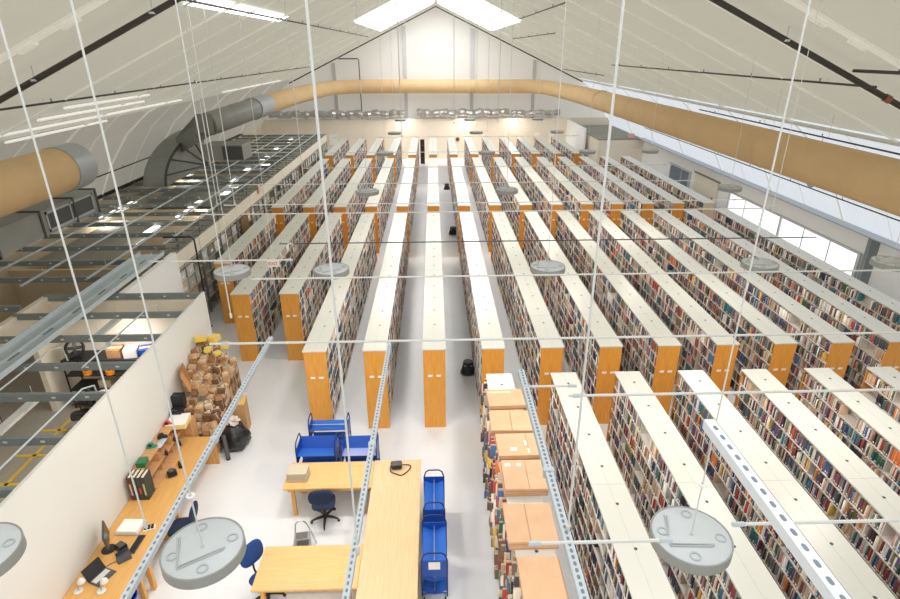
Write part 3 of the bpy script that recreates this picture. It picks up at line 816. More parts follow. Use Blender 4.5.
# silver foil-wrapped ducts on top of the back partition
def foil(x0, x1, z, r, label):
    t = thing('foil_duct', label, 'duct', (x0, 51.68, z), 0, 'foil-wrapped ducts above the back wall')
    n = int((x1 - x0) / .25); rr = [r * (1 + .18 * math.sin(i * 2.1) + .12 * random.uniform(-1, 1)) for i in range(n + 1)]
    MB().tube([((x1 - x0) * i / n, 0, .06 * math.sin(i * .9)) for i in range(n + 1)], rr, 12).build('foil_wrap', M['foil'], t, smooth=False)
    for k in range(int((x1 - x0) / 1.6)):
        MB().box(k * 1.6 + .5, k * 1.6 + .56, -r - .02, r, 3.452 - z, 3.47 - z).build('support', M['steel'], t)
foil(-14.2, -2.6, 3.88, .3, 'crinkled silver duct above the left half of the back wall')
foil(-1.4, 6.6, 3.92, .32, 'crinkled silver duct above the middle of the back wall')
foil(6.8, 11.0, 3.86, .26, 'thinner crinkled silver duct above the right end of the back wall')
t = thing('drain_pipe', 'dark grey pipe bending down the gable left of centre', 'pipe', (-6.2, 51.93, 3.452), 0)
MB().tube([(0, 0, 0), (0, 0, 4.75), (-.1, 0, 4.85), (-1.7, 0, 4.85)], .05, 8).build('pipe', M['dgrey'], t, smooth=True)
for z in (1.2, 3.2): MB().box(-.07, .07, 0, .2, z, z + .06).build('pipe_clip', M['steel'], t)

# ------------------------------------------------------------------ U-shaped oak desks
def table(name, label, x0, x1, y0, y1, z, tm, legs, apron=True, group=None, th=.04):
    t = thing(name, label, 'table', ((x0 + x1) / 2, (y0 + y1) / 2, 0), 0, group)
    w, d = (x1 - x0) / 2, (y1 - y0) / 2
    MB().box(-w, w, -d, d, z - th, z).build('tabletop', tm, t, bevel=.006)
    if apron:
        MB().box(-w + .08, w - .08, -d + .07, -d + .095, z - th - .1, z - th).box(-w + .08, w - .08, d - .095, d - .07, z - th - .1, z - th).build('apron', M['oak_leg'], t)
    for (lx, ly) in legs:
        MB().box(lx - .035, lx + .035, ly - .035, ly + .035, 0, z - th).build('leg', M['oak_leg'], t, bevel=.004)
    return t
table('work_table', 'long oak table running toward the camera with a black bag on it', -1.39, -.38, 4.2, 10.0, .75, M['oak_top'], ((-.43, 2.8), (.43, 2.8), (-.43, -2.8), (.43, -2.8), (-.43, 0), (.43, 0)), group='oak tables of the U-shaped desk')
table('work_table', 'oak table with grey book boxes and the navy swivel chair', -3.2, -1.395, 9.16, 9.98, .75, M['oak_topx'], ((-.72, -.33), (.72, -.33), (-.72, .33), (.72, .33)), group='oak tables of the U-shaped desk')
table('work_table', 'oak table nearest the camera beside the bright blue swivel chair', -3.15, -1.395, 6.78, 7.7, .75, M['oak_topx'], ((-.72, -.38), (.72, -.38), (-.72, .38), (.72, .38)), group='oak tables of the U-shaped desk')

# ------------------------------------------------------------------ wall counter
t = thing('work_counter', 'long oak work counter against the white wall', 'counter', (-5.68, 6, 0))
MB().box(-.51, .52, -2.0, 4.97, .70, .75).build('countertop', mat('oak_counter_top', (228, 178, 110), .4, c2=(216, 162, 90), nscale=5, stretch=(9, .5, 1)), t, bevel=.006)
MB().box(-.48, .5, 4.9, 4.94, 0, .70).build('end_panel', M['oak_leg'], t)
for y, x in ((-1.2, .4), (1.28, .42), (1.5, .48), (2.9, .4)):
    MB().box(x - .04, x + .04, y - .04, y + .04, 0, .70).build('leg', M['oak_leg'], t, bevel=.004)
MB().box(-.5, .44, 2.6, 2.64, 0.02, .70).build('support_panel', M['oak_leg'], t)
MB().box(-.5, -.47, -1.9, 4.88, .5, .70).build('back_rail', M['oak_leg'], t)

# ------------------------------------------------------------------ swivel chairs
def chair(label, loc, rz, fab, seat=(.48, .46, .1), back=(.44, .09, .42), backz=.86, tilt=.15, scale=1, arms=False, group='swivel chairs in the workroom'):
    t = thing('office_chair', label, 'chair', loc, rz, group)
    b = MB().lathe([(.05, .06), (.055, .09), (.035, .13)], n=14).build('base_hub', M['black'], t)
    for i in range(5):
        a = 2 * PI * i / 5 + .3
        c, s = math.cos(a), math.sin(a)
        lg = MB().tube([(.03 * c, .03 * s, .10), (.17 * c, .17 * s, .095), (.29 * c, .29 * s, .07)], [.03, .026, .018], 8).build('base_arm', M['black'], t, smooth=True)
        MB().cyl((0, 0, -.012), .028, .024, 12, M=Matrix.Translation((.29 * c, .29 * s, .03)) @ Matrix.Rotation(a, 4, 'Z') @ Matrix.Rotation(PI / 2, 4, 'X')).build('caster', M['black'], lg)
    MB().cyl((0, 0, .1), .028, .30, 12).build('gas_column', M['black'], t)
    MB().box(-.11, .11, -.1, .13, .385, .42).tube([(.1, 0, .39), (.24, .02, .37)], .01, 6).build('seat_mechanism', M['black'], t)
    MB().cushion((0, 0, .465), seat, .55).build('seat', M[fab], t, smooth=True)
    MB().tube([(0, .1, .4), (0, .25, .42), (0, .29, .52), (0, .29, backz - .05)], .018, 8).build('back_stem', M['black'], t, smooth=True)
    MB().cushion((0, 0, 0), back, .6, M=Matrix.Translation((0, .28, backz)) @ Matrix.Rotation(-tilt, 4, 'X')).build('backrest', M[fab], t, smooth=True)
    if arms:
        for s in (-1, 1):
            MB().tube([(s * .2, .02, .42), (s * .29, .02, .45), (s * .29, .02, .62), (s * .29, -.14, .64), (s * .29, .14, .64)], .017, 6).build('armrest', M['black'], t, smooth=True)
    return t
chair('navy swivel chair pushed under the oak table with grey boxes', (-2.37, 9.08, 0), PI * 1.03, 'fabric_dk', back=(.50, .10, .40), backz=.84)
chair('bright blue swivel chair at the left of the nearest oak table', (-3.08, 7.27, 0), .95, 'fabric_blue', back=(.48, .09, .42), backz=.88)
chair('dark blue swivel chair tucked under the long wall counter', (-5.02, 8.5, 0), -1.5, 'fabric_dk', backz=.8, back=(.42, .09, .38))
chair('black swivel chair on striped carpet behind the white wall', (-9.1, 12.35, .012), -1.0, 'black', arms=True, group='black chairs in the open-topped room')
chair('black swivel chair tucked nearer the white wall on striped carpet', (-7.95, 12.75, .012), 1.9, 'black', arms=True, group='black chairs in the open-topped room')

# ------------------------------------------------------------------ step stool (folding) between the tables
t = thing('step_stool', 'silver folding step stool standing between the oak tables', 'stool', (-2.68, 8.4, 0), .15)
MB().tube([(-.2, .02, 0), (-.13, .0, .35), (-.1, -.02, .6), (-.05, -.02, .66), (.05, -.02, .66), (.1, -.02, .6), (.17, 0, .35), (.24, .02, 0)], .013, 8).build('front_frame', M['chrome'], t, smooth=True)
for x in (-.16, .18): MB().tube([(x, -.34, 0), (x * .8, -.04, .4)], .011, 6).build('rear_leg', M['chrome'], t)
for z, d in ((.22, .2), (.44, .18)):
    s_ = MB().box(-.13, .15, -.26, -.26 + d, z - .02, z).build('step', M['chrome'], t)
    MB().box(-.1, .12, -.25, -.27 + d, z, z + .004).build('tread_mat', M['rubber'], s_)

# ------------------------------------------------------------------ blue book trucks
def book_truck(label, loc, rz, L=.86, D=.42, divider=True, paper=False, pale=False):
    t = thing('book_cart', label, 'cart', loc, rz, 'blue book carts by the desks')
    h = L / 2; w = D / 2
    for s in (-1, 1):
        e = MB().tube([(s * h, -w, .12), (s * h, -w, .98), (s * h, -w + .04, 1.11), (s * h, -w + .10, 1.15), (s * h, w - .10, 1.15), (s * h, w - .04, 1.11), (s * h, w, .98), (s * h, w, .12)], .014, 8).build('end_frame', M['blue_dk'], t, smooth=True)
        p = MB().box(s * h - .008, s * h + .008, -w + .01, w - .01, .60, .98).build('end_panel', M['blue'], t)
        MB().tube([(s * h, -w, .2), (s * h, w, .2)], .012, 6).build('foot_rail', M['blue'], t)
        if paper and s < 0: MB().box(s * h - .012, s * h - .009, -.1, .1, .78, .95).build('paper_notice', M['card'], p)
        for q in (-1, 1):
            c = MB().cyl((0, 0, -.015), .05, .03, 14, M=Matrix.Translation((s * (h - .03), q * (w - .03), .05)) @ Matrix.Rotation(PI / 2, 4, 'X')).build('caster', M['black'], t)
            MB().box(s * (h - .03) - .02, s * (h - .03) + .02, q * (w - .03) - .025, q * (w - .03) + .025, .08, .13).build('caster_fork', M['chrome'], c)
    tray = M['blue_lt'] if not pale else bpy.data.materials.get('glare_tray') or mat('glare_tray', (168, 178, 226), .15)  # pale lavender colour paints glare onto an otherwise blue top tray
    for lv, z in enumerate((.86, .52, .22)):
        if divider:
            mb = MB()
            for q in (-1, 1):
                mb.add([(-h + .01, 0, z - .06), (h - .01, 0, z - .06), (h - .01, q * (w - .01), z + .03), (-h + .01, q * (w - .01), z + .03)], [(0, 1, 2, 3)])
                mb.add([(-h + .01, 0, z - .07), (h - .01, 0, z - .07), (h - .01, q * (w - .01), z + .02), (-h + .01, q * (w - .01), z + .02)], [(3, 2, 1, 0)])
            sh = mb.build('shelf_tray', M['blue_lt'], t)
            MB().tube([(-h + .01, 0, z + .05), (h - .01, 0, z + .05)], .009, 6).build('divider_rod', M['chrome'], sh)
        else:
            sh = MB().add([(-h + .01, -w, z - .02), (h - .01, -w, z - .02), (h - .01, w - .12, z - .10), (-h + .01, w - .12, z - .10), (-h + .01, -w, z - .03), (h - .01, -w, z - .03), (h - .01, w - .12, z - .11), (-h + .01, w - .12, z - .11)],
                          [(0, 1, 2, 3), (7, 6, 5, 4), (0, 4, 5, 1), (1, 5, 6, 2), (2, 6, 7, 3), (3, 7, 4, 0)]).build('shelf_tray', tray if lv == 0 else M['blue_lt'], t)
            MB().add([(-h + .01, w - .12, z - .10), (h - .01, w - .12, z - .10), (h - .01, w, z + .14), (-h + .01, w, z + .14), (-h + .01, w - .11, z - .11), (h - .01, w - .11, z - .11), (h - .01, w + .01, z + .14), (-h + .01, w + .01, z + .14)],
                     [(0, 1, 2, 3), (7, 6, 5, 4), (0, 4, 5, 1), (1, 5, 6, 2), (2, 6, 7, 3), (3, 7, 4, 0)]).build('back_plate', M['blue'], sh)
    return t
book_truck('blue steel book cart behind the desks, farthest back of the three', (-2.55, 11.12, 0), 0, .88, .42, True)
book_truck('blue steel book cart close behind the table, on the left', (-2.68, 10.32, 0), 0, .84, .5, False)
book_truck('blue steel book cart with painted glare on its top tray behind the table corner', (-1.74, 10.3, 0), 0, .76, .48, False, pale=True)
book_truck('blue steel book cart beside the long table, farther of the pair', (-.1, 8.72, 0), PI / 2, .9, .4, True)
book_truck('blue steel book cart with a white paper notice, nearer of the pair', (-.1, 7.52, 0), PI / 2, .86, .44, True, paper=True)

# ------------------------------------------------------------------ on the oak tables
for j, (z, lab, dx) in enumerate(((.752, 'lower of two grey archive boxes on the oak table corner', 0), (.862, 'upper of two grey archive boxes stacked on the oak table corner', -.01))):
    t = thing('archive_box', lab, 'box', (-2.93 + dx, 9.5, z), -.04 + .03 * j, 'grey archive boxes on the table')
    MB().box(-.2, .2, -.15, .15, 0, .075).build('box_body', M['archive'], t, bevel=.004)
    MB().box(-.206, .206, -.156, .156, .076, .106).build('box_lid', M['archive'], t, bevel=.006)
t = thing('camera_bag', 'small black camera bag with a strap on the long oak table', 'bag', (-.9, 9.72, .752), .1)
MB().cushion((0, 0, .075), (.24, .15, .15), .4).build('bag_body', M['black'], t, smooth=True)
MB().cushion((0, .005, .125), (.245, .15, .06), .4).build('bag_flap', M['dgrey'], t, smooth=True)
MB().tube(smooth_path([(-.12, 0, .09), (-.13, -.1, .02), (-.02, -.19, .012), (.1, -.24, .012), (.24, -.12, .012), (.3, .0, .012), (.27, .06, .012), (.14, .04, .05), (.11, .02, .09)], 5), .011, 6).build('strap', M['black'], t, smooth=True)

# ------------------------------------------------------------------ kick stools in the aisles
for x, y, lab in ((.93, 14.85, 'round black kick stool in the aisle of the middle block'), (.94, 29.0, 'round black kick stool in the aisle of the far block, nearer'), (.86, 39.55, 'small dark stool at the back end of the far aisle')):
    t = thing('kick_stool', lab, 'stool', (x, y, 0), 0, 'kick stools in the aisles')
    MB().lathe([(.21, .02), (.215, .05), (.18, .2), (.172, .21), (.168, .25), (.15, .37), (.145, .39)], n=28).build('stool_body', M['black'], t, smooth=True)
    MB().ring((0, 0, 0), .205, .232, .01, .06, 28).build('bumper', M['dgrey'], t)
    MB().cyl((0, 0, .39), .13, .01, 24).build('tread', M['dgrey'], t)
    for a in (-.6, .6): MB().cbox((.155 * math.sin(a), -.15 * math.cos(a), .3), (.05, .02, .05), rz=a).build('grip', M['lgrey'], t)

# ------------------------------------------------------------------ things on and under the wall counter
CT = .752
t = thing('paper_stack', 'white stack of paper in a tray on the wall counter', 'paper', (-5.78, 8.2, CT), -.05)
MB().box(-.21, .21, -.17, .17, 0, .05).build('tray_body', M['lgrey'], t, bevel=.006)
MB().box(-.19, .19, -.155, .155, .051, .085).build('sheets', M['card'], t)
t = thing('computer_monitor', 'black flat monitor on the wall counter seen nearly edge-on', 'monitor', (-5.95, 7.72, CT), 2.05)
MB().lathe([(.12, 0), (.12, .012), (.03, .02)], n=20).build('foot', M['black'], t)
MB().tube([(0, 0, .015), (0, .01, .25)], .02, 8).build('stand', M['black'], t)
MB().cbox((0, -.02, .33), (.48, .03, .3), rx=-.1).build('screen_housing', M['dgrey'], t, bevel=.006)
MB().cbox((0, -.038, .33), (.45, .004, .27), rx=-.1).build('screen', M['screen'], t)
t = thing('desk_phone', 'dark grey desk phone in front of the monitor', 'phone', (-5.58, 7.52, CT), -.9)
MB().prism([(-.11, 0), (.11, 0), (.11, .09), (-.11, .03)], -.1, .1, 'x').build('phone_base', M['dgrey'], t, bevel=.004)
MB().tube([(-.06, -.1, .08), (-.06, -.08, .1), (-.06, .06, .12), (-.06, .09, .11)], .022, 8).build('handset', M['black'], t, smooth=True)
t = thing('document_scanner', 'small black box device beside the monitor foot', 'device', (-5.72, 7.72, CT), -.5)
MB().box(-.09, .09, -.07, .07, 0, .11).build('device_body', M['black'], t, bevel=.01)
MB().box(-.07, .07, -.05, .05, .111, .118).build('device_lid', M['dgrey'], t)
t = thing('keyboard', 'grey computer keyboard lying along the counter edge', 'keyboard', (-5.5, 7.82, CT), PI / 2 - .03)
MB().box(-.21, .21, -.065, .065, 0, .018).build('keyboard_body', M['dgrey'], t, bevel=.004)
mb = MB()
for i in range(14):
    for j in range(4): mb.box(-.195 + i * .028, -.195 + i * .028 + .023, -.052 + j * .027, -.052 + j * .027 + .022, .019, .024)
mb.build('keys', M['black'], t)
t = thing('laptop', 'open laptop with a black screen on the wall counter', 'laptop', (-5.74, 7.12, CT), 1.2)
MB().box(-.17, .17, -.12, .12, 0, .018).build('laptop_base', M['dgrey'], t, bevel=.004)
MB().box(-.14, .14, -.02, .09, .019, .022).build('keys', M['lgrey'], t)
MB().cbox((0, .175, .12), (.34, .014, .24), rx=-.45).build('laptop_lid', M['black'], t, bevel=.003)
for x, y, lab in ((-6.0, 6.86, 'small white desk lamp by the wall at the near end of the counter'), (-5.62, 6.85, 'small silver-topped white lamp in front of the laptop')):
    t = thing('desk_lamp', lab, 'lamp', (x, y, CT), .4, 'small lamps on the wall counter')
    MB().lathe([(.07, 0), (.072, .012), (.02, .02)], n=20).build('lamp_base', M['white_metal'], t)
    MB().tube([(0, 0, .015), (.01, .02, .12), (.05, .05, .17)], .009, 8).build('lamp_arm', M['chrome'], t, smooth=True)
    MB().lathe([(.018, .2), (.05, .17), (.065, .12), (.055, .12), (.04, .16), (.012, .19)], (.06, .06, .0), n=20).build('lamp_shade', M['white_metal'], t, smooth=True)
t = thing('tape_tray', 'small black and white tray beside the paper stack', 'tray', (-5.44, 8.2, CT), .3)
MB().box(-.1, .1, -.06, .06, 0, .02).build('tray_base', M['card'], t)
for i in range(3): MB().box(-.085 + i * .06, -.045 + i * .06, -.045, .045, .021, .05).build('black_clip', M['black'], t)
t = thing('cable_lead', 'thin dark cable curling over the counter by the monitor', 'cable', (0, 0, 0))
MB().tube(smooth_path([(-6.05, 7.5, .757), (-5.98, 7.28, .757), (-5.85, 7.3, .757), (-5.75, 7.4, .757), (-5.66, 7.45, .757)], 5), .006, 5).build('lead', M['black'], t)
# two-tier wooden rack along the wall
t = thing('wooden_rack', 'two-tier pine rack along the wall at the far end of the counter', 'rack', (-5.92, 9.25, CT))
for nm, z, x1 in (('lower_board', .0, .16), ('middle_board', .23, .06), ('top_board', .46, -.02)):
    MB().box(-.26, x1, 0, 1.7, z, z + .02).build(nm, M['wood'], t)
for y in (0, .56, 1.12, 1.68): MB().box(-.26, .04, y, y + .02, .02, .46).build('divider', M['wood'], t)
MB().box(-.27, -.262, 0, 1.7, 0, .48).build('rack_back', M['wood'], t)
for j in range(4):
    t = thing('binder', ['maroon', 'dark grey-green', 'dark grey-green', 'dark grey-green'][j] + ' upright binder, %s from the wall at the end of the pine rack' % nth(j + 1), 'binder', (-6.12 + j * .088, 9.08, CT), .0, 'binders on the wall counter')
    mt = M['maroon'] if j == 0 else M['dkgreen']
    MB().box(0, .004, -.13, .13, 0, .56).box(.076, .08, -.13, .13, 0, .56).box(0, .08, -.134, -.13, 0, .56).build('binder_cover', mt, t)
    MB().box(.008, .072, -.125, .12, .01, .54).build('pages', M['pages'], t)
    MB().box(.022, .058, -.137, -.1345, .12 if j != 2 else .16, .4 if j != 2 else .3).build('spine_label', M['red'] if j == 2 else M['archive'], t)
def tape_gun(label, loc, rz, m, ring=True):
    t = thing('tape_dispenser', label, 'tape dispenser', loc, rz, 'tape dispensers on the pine rack')
    MB().prism([(-.1, 0), (.1, 0), (.1, .04), (.05, .06), (.02, .12), (-.05, .13), (-.1, .07)], -.03, .03, 'y').build('dispenser_body', M[m], t, bevel=.004)
    MB().cyl((0, 0, -.032), .04, .064, 16, M=Matrix.Translation((-.03, 0, .075)) @ Matrix.Rotation(PI / 2, 4, 'X')).build('tape_roll', M['black'], t)
    return t
RZ = CT + .481
tape_gun('orange-red tape dispenser on top of the pine rack', (-6.06, 10.75, RZ), .2, 'red')
tape_gun('black tape dispenser on top of the pine rack', (-6.0, 10.3, RZ), .5, 'black')
tape_gun('teal tape dispenser on top of the pine rack', (-6.08, 9.98, RZ), .3, 'teal')
t = thing('card_box', 'green card box on the near end of the pine rack', 'box', (-6.02, 9.42, RZ), .1)
MB().box(-.09, .09, -.1, .1, 0, .1).build('box_body', M['green'], t, bevel=.006)
MB().box(-.095, .095, -.105, .105, .101, .125).build('box_lid', M['green'], t, bevel=.006)
t = thing('steel_ruler', 'flat grey steel plate lying across the pine rack', 'plate', (-5.96, 10.12, CT + .482), 0)
MB().box(-.06, .07, -.16, .16, 0, .006).build('plate', M['steel'], t)
for j, (x, y, lab) in enumerate(((-5.62, 9.66, 'black label printer on the counter before the pine rack'), (-5.58, 9.95, 'small black stapler on the counter before the pine rack'))):
    t = thing(['label_printer', 'stapler'][j], lab, ['printer', 'stapler'][j], (x, y, CT), .6)
    if j == 0:
        MB().box(-.09, .09, -.08, .08, 0, .1).build('printer_body', M['black'], t, bevel=.015)
        MB().cyl((0, 0, -.05), .05, .1, 14, M=Matrix.Translation((0, .02, .11)) @ Matrix.Rotation(PI / 2, 4, 'Y')).build('paper_roll', M['dgrey'], t)
    else:
        MB().box(-.03, .03, -.1, .1, 0, .02).build('stapler_base', M['black'], t); MB().cbox((0, .0, .05), (.035, .19, .03), rx=.15).build('stapler_arm', M['black'], t, bevel=.006)
for j, (x, y, z) in enumerate(((-5.84, 10.02, CT + .251), (-5.86, 10.5, CT + .251), (-5.84, 10.62, CT + .021))):
    t = thing('glue_bottle', 'dark bottle in the pine rack, %s from the binders' % nth(j + 1), 'bottle', (x, y, z), 0, 'bottles in the pine rack')
    MB().lathe([(.03, 0), (.032, .01), (.032, .09), (.012, .11), (.012, .13)], n=14).build('bottle_body', M['black'], t, smooth=True)
    MB().cyl((0, 0, .13), .014, .018, 10).build('bottle_cap', M['dgrey'], t)
t = thing('cream_carton', 'long cream carton with yellow edge at the far end of the pine rack', 'carton', (-5.93, 10.93, 1.14), .1)
MB().box(-.2, .22, -.22, .22, 0, .12).build('carton_body', M['cream_box'], t, bevel=.005)
MB().box(-.205, .225, -.225, .225, .121, .135).build('carton_lid', M['card'], t)
MB().box(-.12, .1, -.06, .02, .136, .138).build('paper_label', M['card'], t)
t = thing('wooden_support', 'pine stand under the cream carton at the rack end', 'stand', (-5.9, 11.1, 0))
MB().box(-.25, .2, -.11, .18, .0, 1.135).build('stand_body', M['wood'], t)
MB().box(-.25, .2, -.116, -.11, .8, .83).build('stand_edge', M['wood'], t)
# parcels: a heap of brown paper parcels stacked against the wall
bp = []
for m_ in ('brown1', 'brown2', 'brown3', 'brown4'):
    mb = MB(); mb.box(-.5, .5, -.5, .5, 0, 1)
    mb.mi = 1; mb.box(-.505, .505, -.06, .06, -.0, 1.006); mb.box(-.1, .35, .12, .42, 1.0, 1.008)
    bp.append(mb.mesh('parcel', [M[m_], M['brown4'] if m_ != 'brown4' else M['brown2']], bevel=.03))
NX, NY = 5, 10
CN = ['brown', 'mid-brown', 'dark brown', 'pale']
for i in range(NX):
    for j in range(NY):
        y = 11.40 + j * .2; x = -6.08 + i * .175
        hgt = .72 + .10 * j + (4 - i) * .13 * min(1, .3 + j * .2) + random.uniform(-.1, .12)
        z = .004; lv = []
        while z < hgt:
            h = random.uniform(.09, .17); lv.append((z, h)); z += h + .003
        n = len(lv)
        for q, (z, h) in enumerate(lv):
            top = n - 1 - q
            if not (top <= (2 if j < 3 else 1) or i == NX - 1 or (j == 0)): continue
            c = random.choices(range(4), (4, 3, 2, 2))[0]
            o = bpy.data.objects.new('parcel', bp[c]); COL.objects.link(o)
            tw = random.uniform(-.45, .45) if top == 0 else random.uniform(-.06, .06)
            o.location = (x + random.uniform(-.012, .012), y, z); o.rotation_euler = (random.uniform(-.35, .35) * (top == 0), random.uniform(-.3, .3) * (top == 0), tw)
            o.scale = (random.uniform(.145, .172), random.uniform(.16, .195), h)
            tag(o, '%s parcel, %s row from the counter, %s stack from the wall, %s from top' % (CN[c], nth(j + 1), nth(i + 1), nth(top + 1)), 'parcel', 'brown paper parcels heaped by the wall')
for k, (x, y, z, s, rz) in enumerate(((-6.0, 13.0, 2.32, (.28, .2, .12), .3), (-5.72, 13.15, 2.22, (.22, .28, .16), -.3), (-5.5, 13.2, 2.0, (.2, .22, .14), .2), (-5.78, 12.8, 2.12, (.16, .24, .1), .1), (-5.6, 12.85, 1.98, (.18, .16, .1), .9))):
    t = thing('yellow_package', 'yellow wrapped package on top of the parcel heap, %s from the wall end' % nth(k + 1), 'package', (x, y, z - .12), rz, 'yellow packages on the parcel heap')
    MB().box(-s[0] / 2, s[0] / 2, -s[1] / 2, s[1] / 2, 0, s[2]).build('package_body', M['yellow'], t, bevel=.02)
    MB().box(-s[0] / 2 - .002, s[0] / 2 + .002, -.03, .03, .02, s[2] + .003).build('paper_band', M['brown4'], t)
for k, (x, y, z) in enumerate(((-6.05, 11.2, 1.06), (-6.06, 11.42, 1.32))):
    t = thing('black_case', 'black case against the wall behind the cream carton, %s one' % ('nearer' if k == 0 else 'farther'), 'case', (x, y, z), 0, 'black cases against the wall')
    MB().box(-.13, .13, -.1, .1, 0, .3).build('case_body', M['black'], t, bevel=.01)
    MB().tube([(-.05, -.1, .3), (-.05, -.1, .33), (.05, -.1, .33), (.05, -.1, .3)], .008, 6).build('case_handle', M['dgrey'], t)
t = thing('flat_board', 'orange-brown cardboard board leaning on the parcel heap by the wall', 'board', (-6.04, 11.92, 1.62), .2)
MB().cbox((0, 0, .22), (.04, .34, .5), ry=-.2).build('board', M['carton_dk'], t, bevel=.01)
MB().cbox((.06, -.28, .2), (.04, .3, .44), ry=-.3, rz=.2).build('board_flap', mat('board_orange', (206, 148, 92), .8), t, bevel=.01)
# bag, box and roll on the floor
t = thing('bin_bag', 'shiny black bin bag stuffed with pale paper on the floor', 'bag', (-4.98, 11.55, 0), .2)
mb = MB()
nu, nv = 26, 14; vs = []; fs = []
rr = random.Random(3)
for i in range(nv + 1):
    v = i / nv; z = .72 * v; rad = .34 * (math.sin(PI * min(1, .18 + v * .80)) ** .6)
    for j in range(nu):
        u = 2 * PI * j / nu; q = rad * (1 + .09 * math.sin(5 * u + 4 * v) + .06 * rr.uniform(-1, 1))
        vs.append((q * math.cos(u), q * math.sin(u), z))
for i in range(nv):
    for j in range(nu): fs.append((i * nu + j, i * nu + (j + 1) % nu, (i + 1) * nu + (j + 1) % nu, (i + 1) * nu + j))
fs.append(tuple(range(nu - 1, -1, -1))); fs.append(tuple(nv * nu + j for j in range(nu)))
mb.add(vs, fs); mb.build('bag_film', M['black_gloss'], t, smooth=True)
mb = MB()
for k in range(9): mb.cbox((rr.uniform(-.14, .14), rr.uniform(-.14, .14), .74 + rr.uniform(0, .07)), (rr.uniform(.1, .2), rr.uniform(.1, .2), .05), rz=rr.uniform(0, 3), rx=rr.uniform(-.7, .7), ry=rr.uniform(-.6, .6))
mb.build('paper_filling', mat('bag_paper', (226, 212, 204), .8), t, bevel=.01)
t = thing('wooden_crate', 'tall pale wooden box standing behind the black bin bag', 'box', (-5.0, 12.25, 0), .12)
MB().box(-.14, .14, -.2, .2, 0, .86).build('box_body', M['wood'], t, bevel=.006)
MB().box(-.145, .145, -.205, .205, .861, .885).build('box_lid', mat('yellow_pine', (232, 192, 116), .6), t, bevel=.004)
t = thing('grey_tube', 'grey plastic tube leaning at the end of the counter', 'tube', (-5.02, 11.06, 0))
MB().tube([(.0, .0, .02), (-.06, .10, .62)], .05, 14).build('tube_body', M['dgrey'], t, smooth=True)
MB().tube([(.0, -.0, .0), (-.002, .004, .03)], .053, 14).build('tube_cap', M['black'], t)
t = thing('waste_basket', 'royal blue perforated basket under the near end of the wall counter', 'basket', (-5.4, 7.03, 0))
prof = [(.13, 0), (.17, .36), (.185, .38), (.185, .39), (.165, .39), (.125, .02)]
MB().lathe(prof, n=28).build('basket_body', M['basket'], t, smooth=True)
mb = MB()
for i in range(20):
    a = 2 * PI * i / 20
    for z in (.14, .2, .26, .32): mb.cbox(((.13 + .04 * z / .36 + .003) * math.cos(a), (.13 + .04 * z / .36 + .003) * math.sin(a), z), (.006, .022, .03), rz=a)
mb.build('perforations', M['lgrey'], t)

# ------------------------------------------------------------------ inside the open rooms on the left
t = thing('cable_tray', 'wide pale grey steel tray running along the tops of the rooms', 'tray', (-8.85, 6.5, 3.12))
mb = MB(); mb.box(-.36, .36, 0, 10.6, 0, .01); mb.mi = 1
for i in range(9): mb.box(-.08, .06, .5 + i * 1.15, .85 + i * 1.15, .011, .013); mb.box(.2, .3, .9 + i * 1.15, 1.2 + i * 1.15, .011, .013)
mb.build('tray_floor', [M['tray'], M['hole']], t)
for x in (-.37, .36): MB().box(x, x + .015, 0, 10.6, 0, .12).build('tray_side', M['tray'], t)
MB().box(-.02, .0, 0, 10.6, .01, .07).build('tray_divider', M['tray'], t)
for k, (x, y0, y1) in enumerate(((-8.3, 6.0, 11.2), (-7.2, 10.2, 13.4), (-6.75, 5.0, 9.6))):
    t = thing('ceiling_conduit', 'thin pale conduit over the striped room, %s from the white wall' % nth(3 - k), 'conduit', (x, y0, 3.078), 0, 'conduits over the striped room')
    MB().tube([(0, 0, 0), (0, y1 - y0 - .2, 0), (.1, y1 - y0, -.05), (.12, y1 - y0 + .02, -.4)], .018, 8).build('conduit_tube', M['tray'], t, smooth=True)
    MB().box(-.04, .04, 1, 1.05, -.06, .03).build('conduit_clip', M['steel'], t)
t = thing('hanging_strip_light', 'white strip light hanging over the striped carpet', 'light', (-7.95, 8.6, 2.62))
MB().box(-.09, .09, 0, 1.3, 0, .06).build('light_body', M['white_metal'], t); MB().box(-.06, .06, .03, 1.27, -.02, 0).build('light_tube', M['tube_light'], t)
for yy in (.2, 1.1): MB().tube([(0, yy, .06), (0, yy, .36)], .006, 5).build('chain', M['steel'], t)
t = thing('hanging_strip_light', 'white strip light hanging over the black shelf unit', 'light', (-8.2, 12.3, 2.62))
MB().box(-.09, .09, 0, 1.3, 0, .06).build('light_body', M['white_metal'], t); MB().box(-.06, .06, .03, 1.27, -.02, 0).build('light_tube', M['tube_light'], t)
for yy in (.2, 1.1): MB().tube([(0, yy, .06), (0, yy, .36)], .006, 5).build('chain', M['steel'], t)
t = thing('metal_shelving', 'black open metal shelf unit at the end wall of the striped room', 'shelving', (-8.6, 13.6, .012))
for z in (.1, .55, 1.0, 1.45): MB().box(-1.3, 1.1, -.28, .3, z, z + .03).build('shelf', M['black'], t)
for x in (-1.3, 1.08):
    for y in (-.28, .28): MB().box(x, x + .03, y, y + .03, 0, 1.5).build('post', M['black'], t)
t = thing('floor_fan', 'round black fan on top of the black metal shelf unit', 'fan', (-9.6, 13.55, 1.495), .3)
MB().ring((0, 0, 0), .19, .23, -.06, .06, 28).build('fan_ring', M['black'], t).rotation_euler = (PI / 2 - .5, 0, 0)
t.children[0].location = (0, 0, .26)
fb = MB()
for a in range(4): fb.cbox((.09 * math.cos(a * PI / 2), .09 * math.sin(a * PI / 2), 0), (.17, .09, .01), rz=a * PI / 2, rx=.4)
fb.cyl((0, 0, -.03), .04, .06, 12)
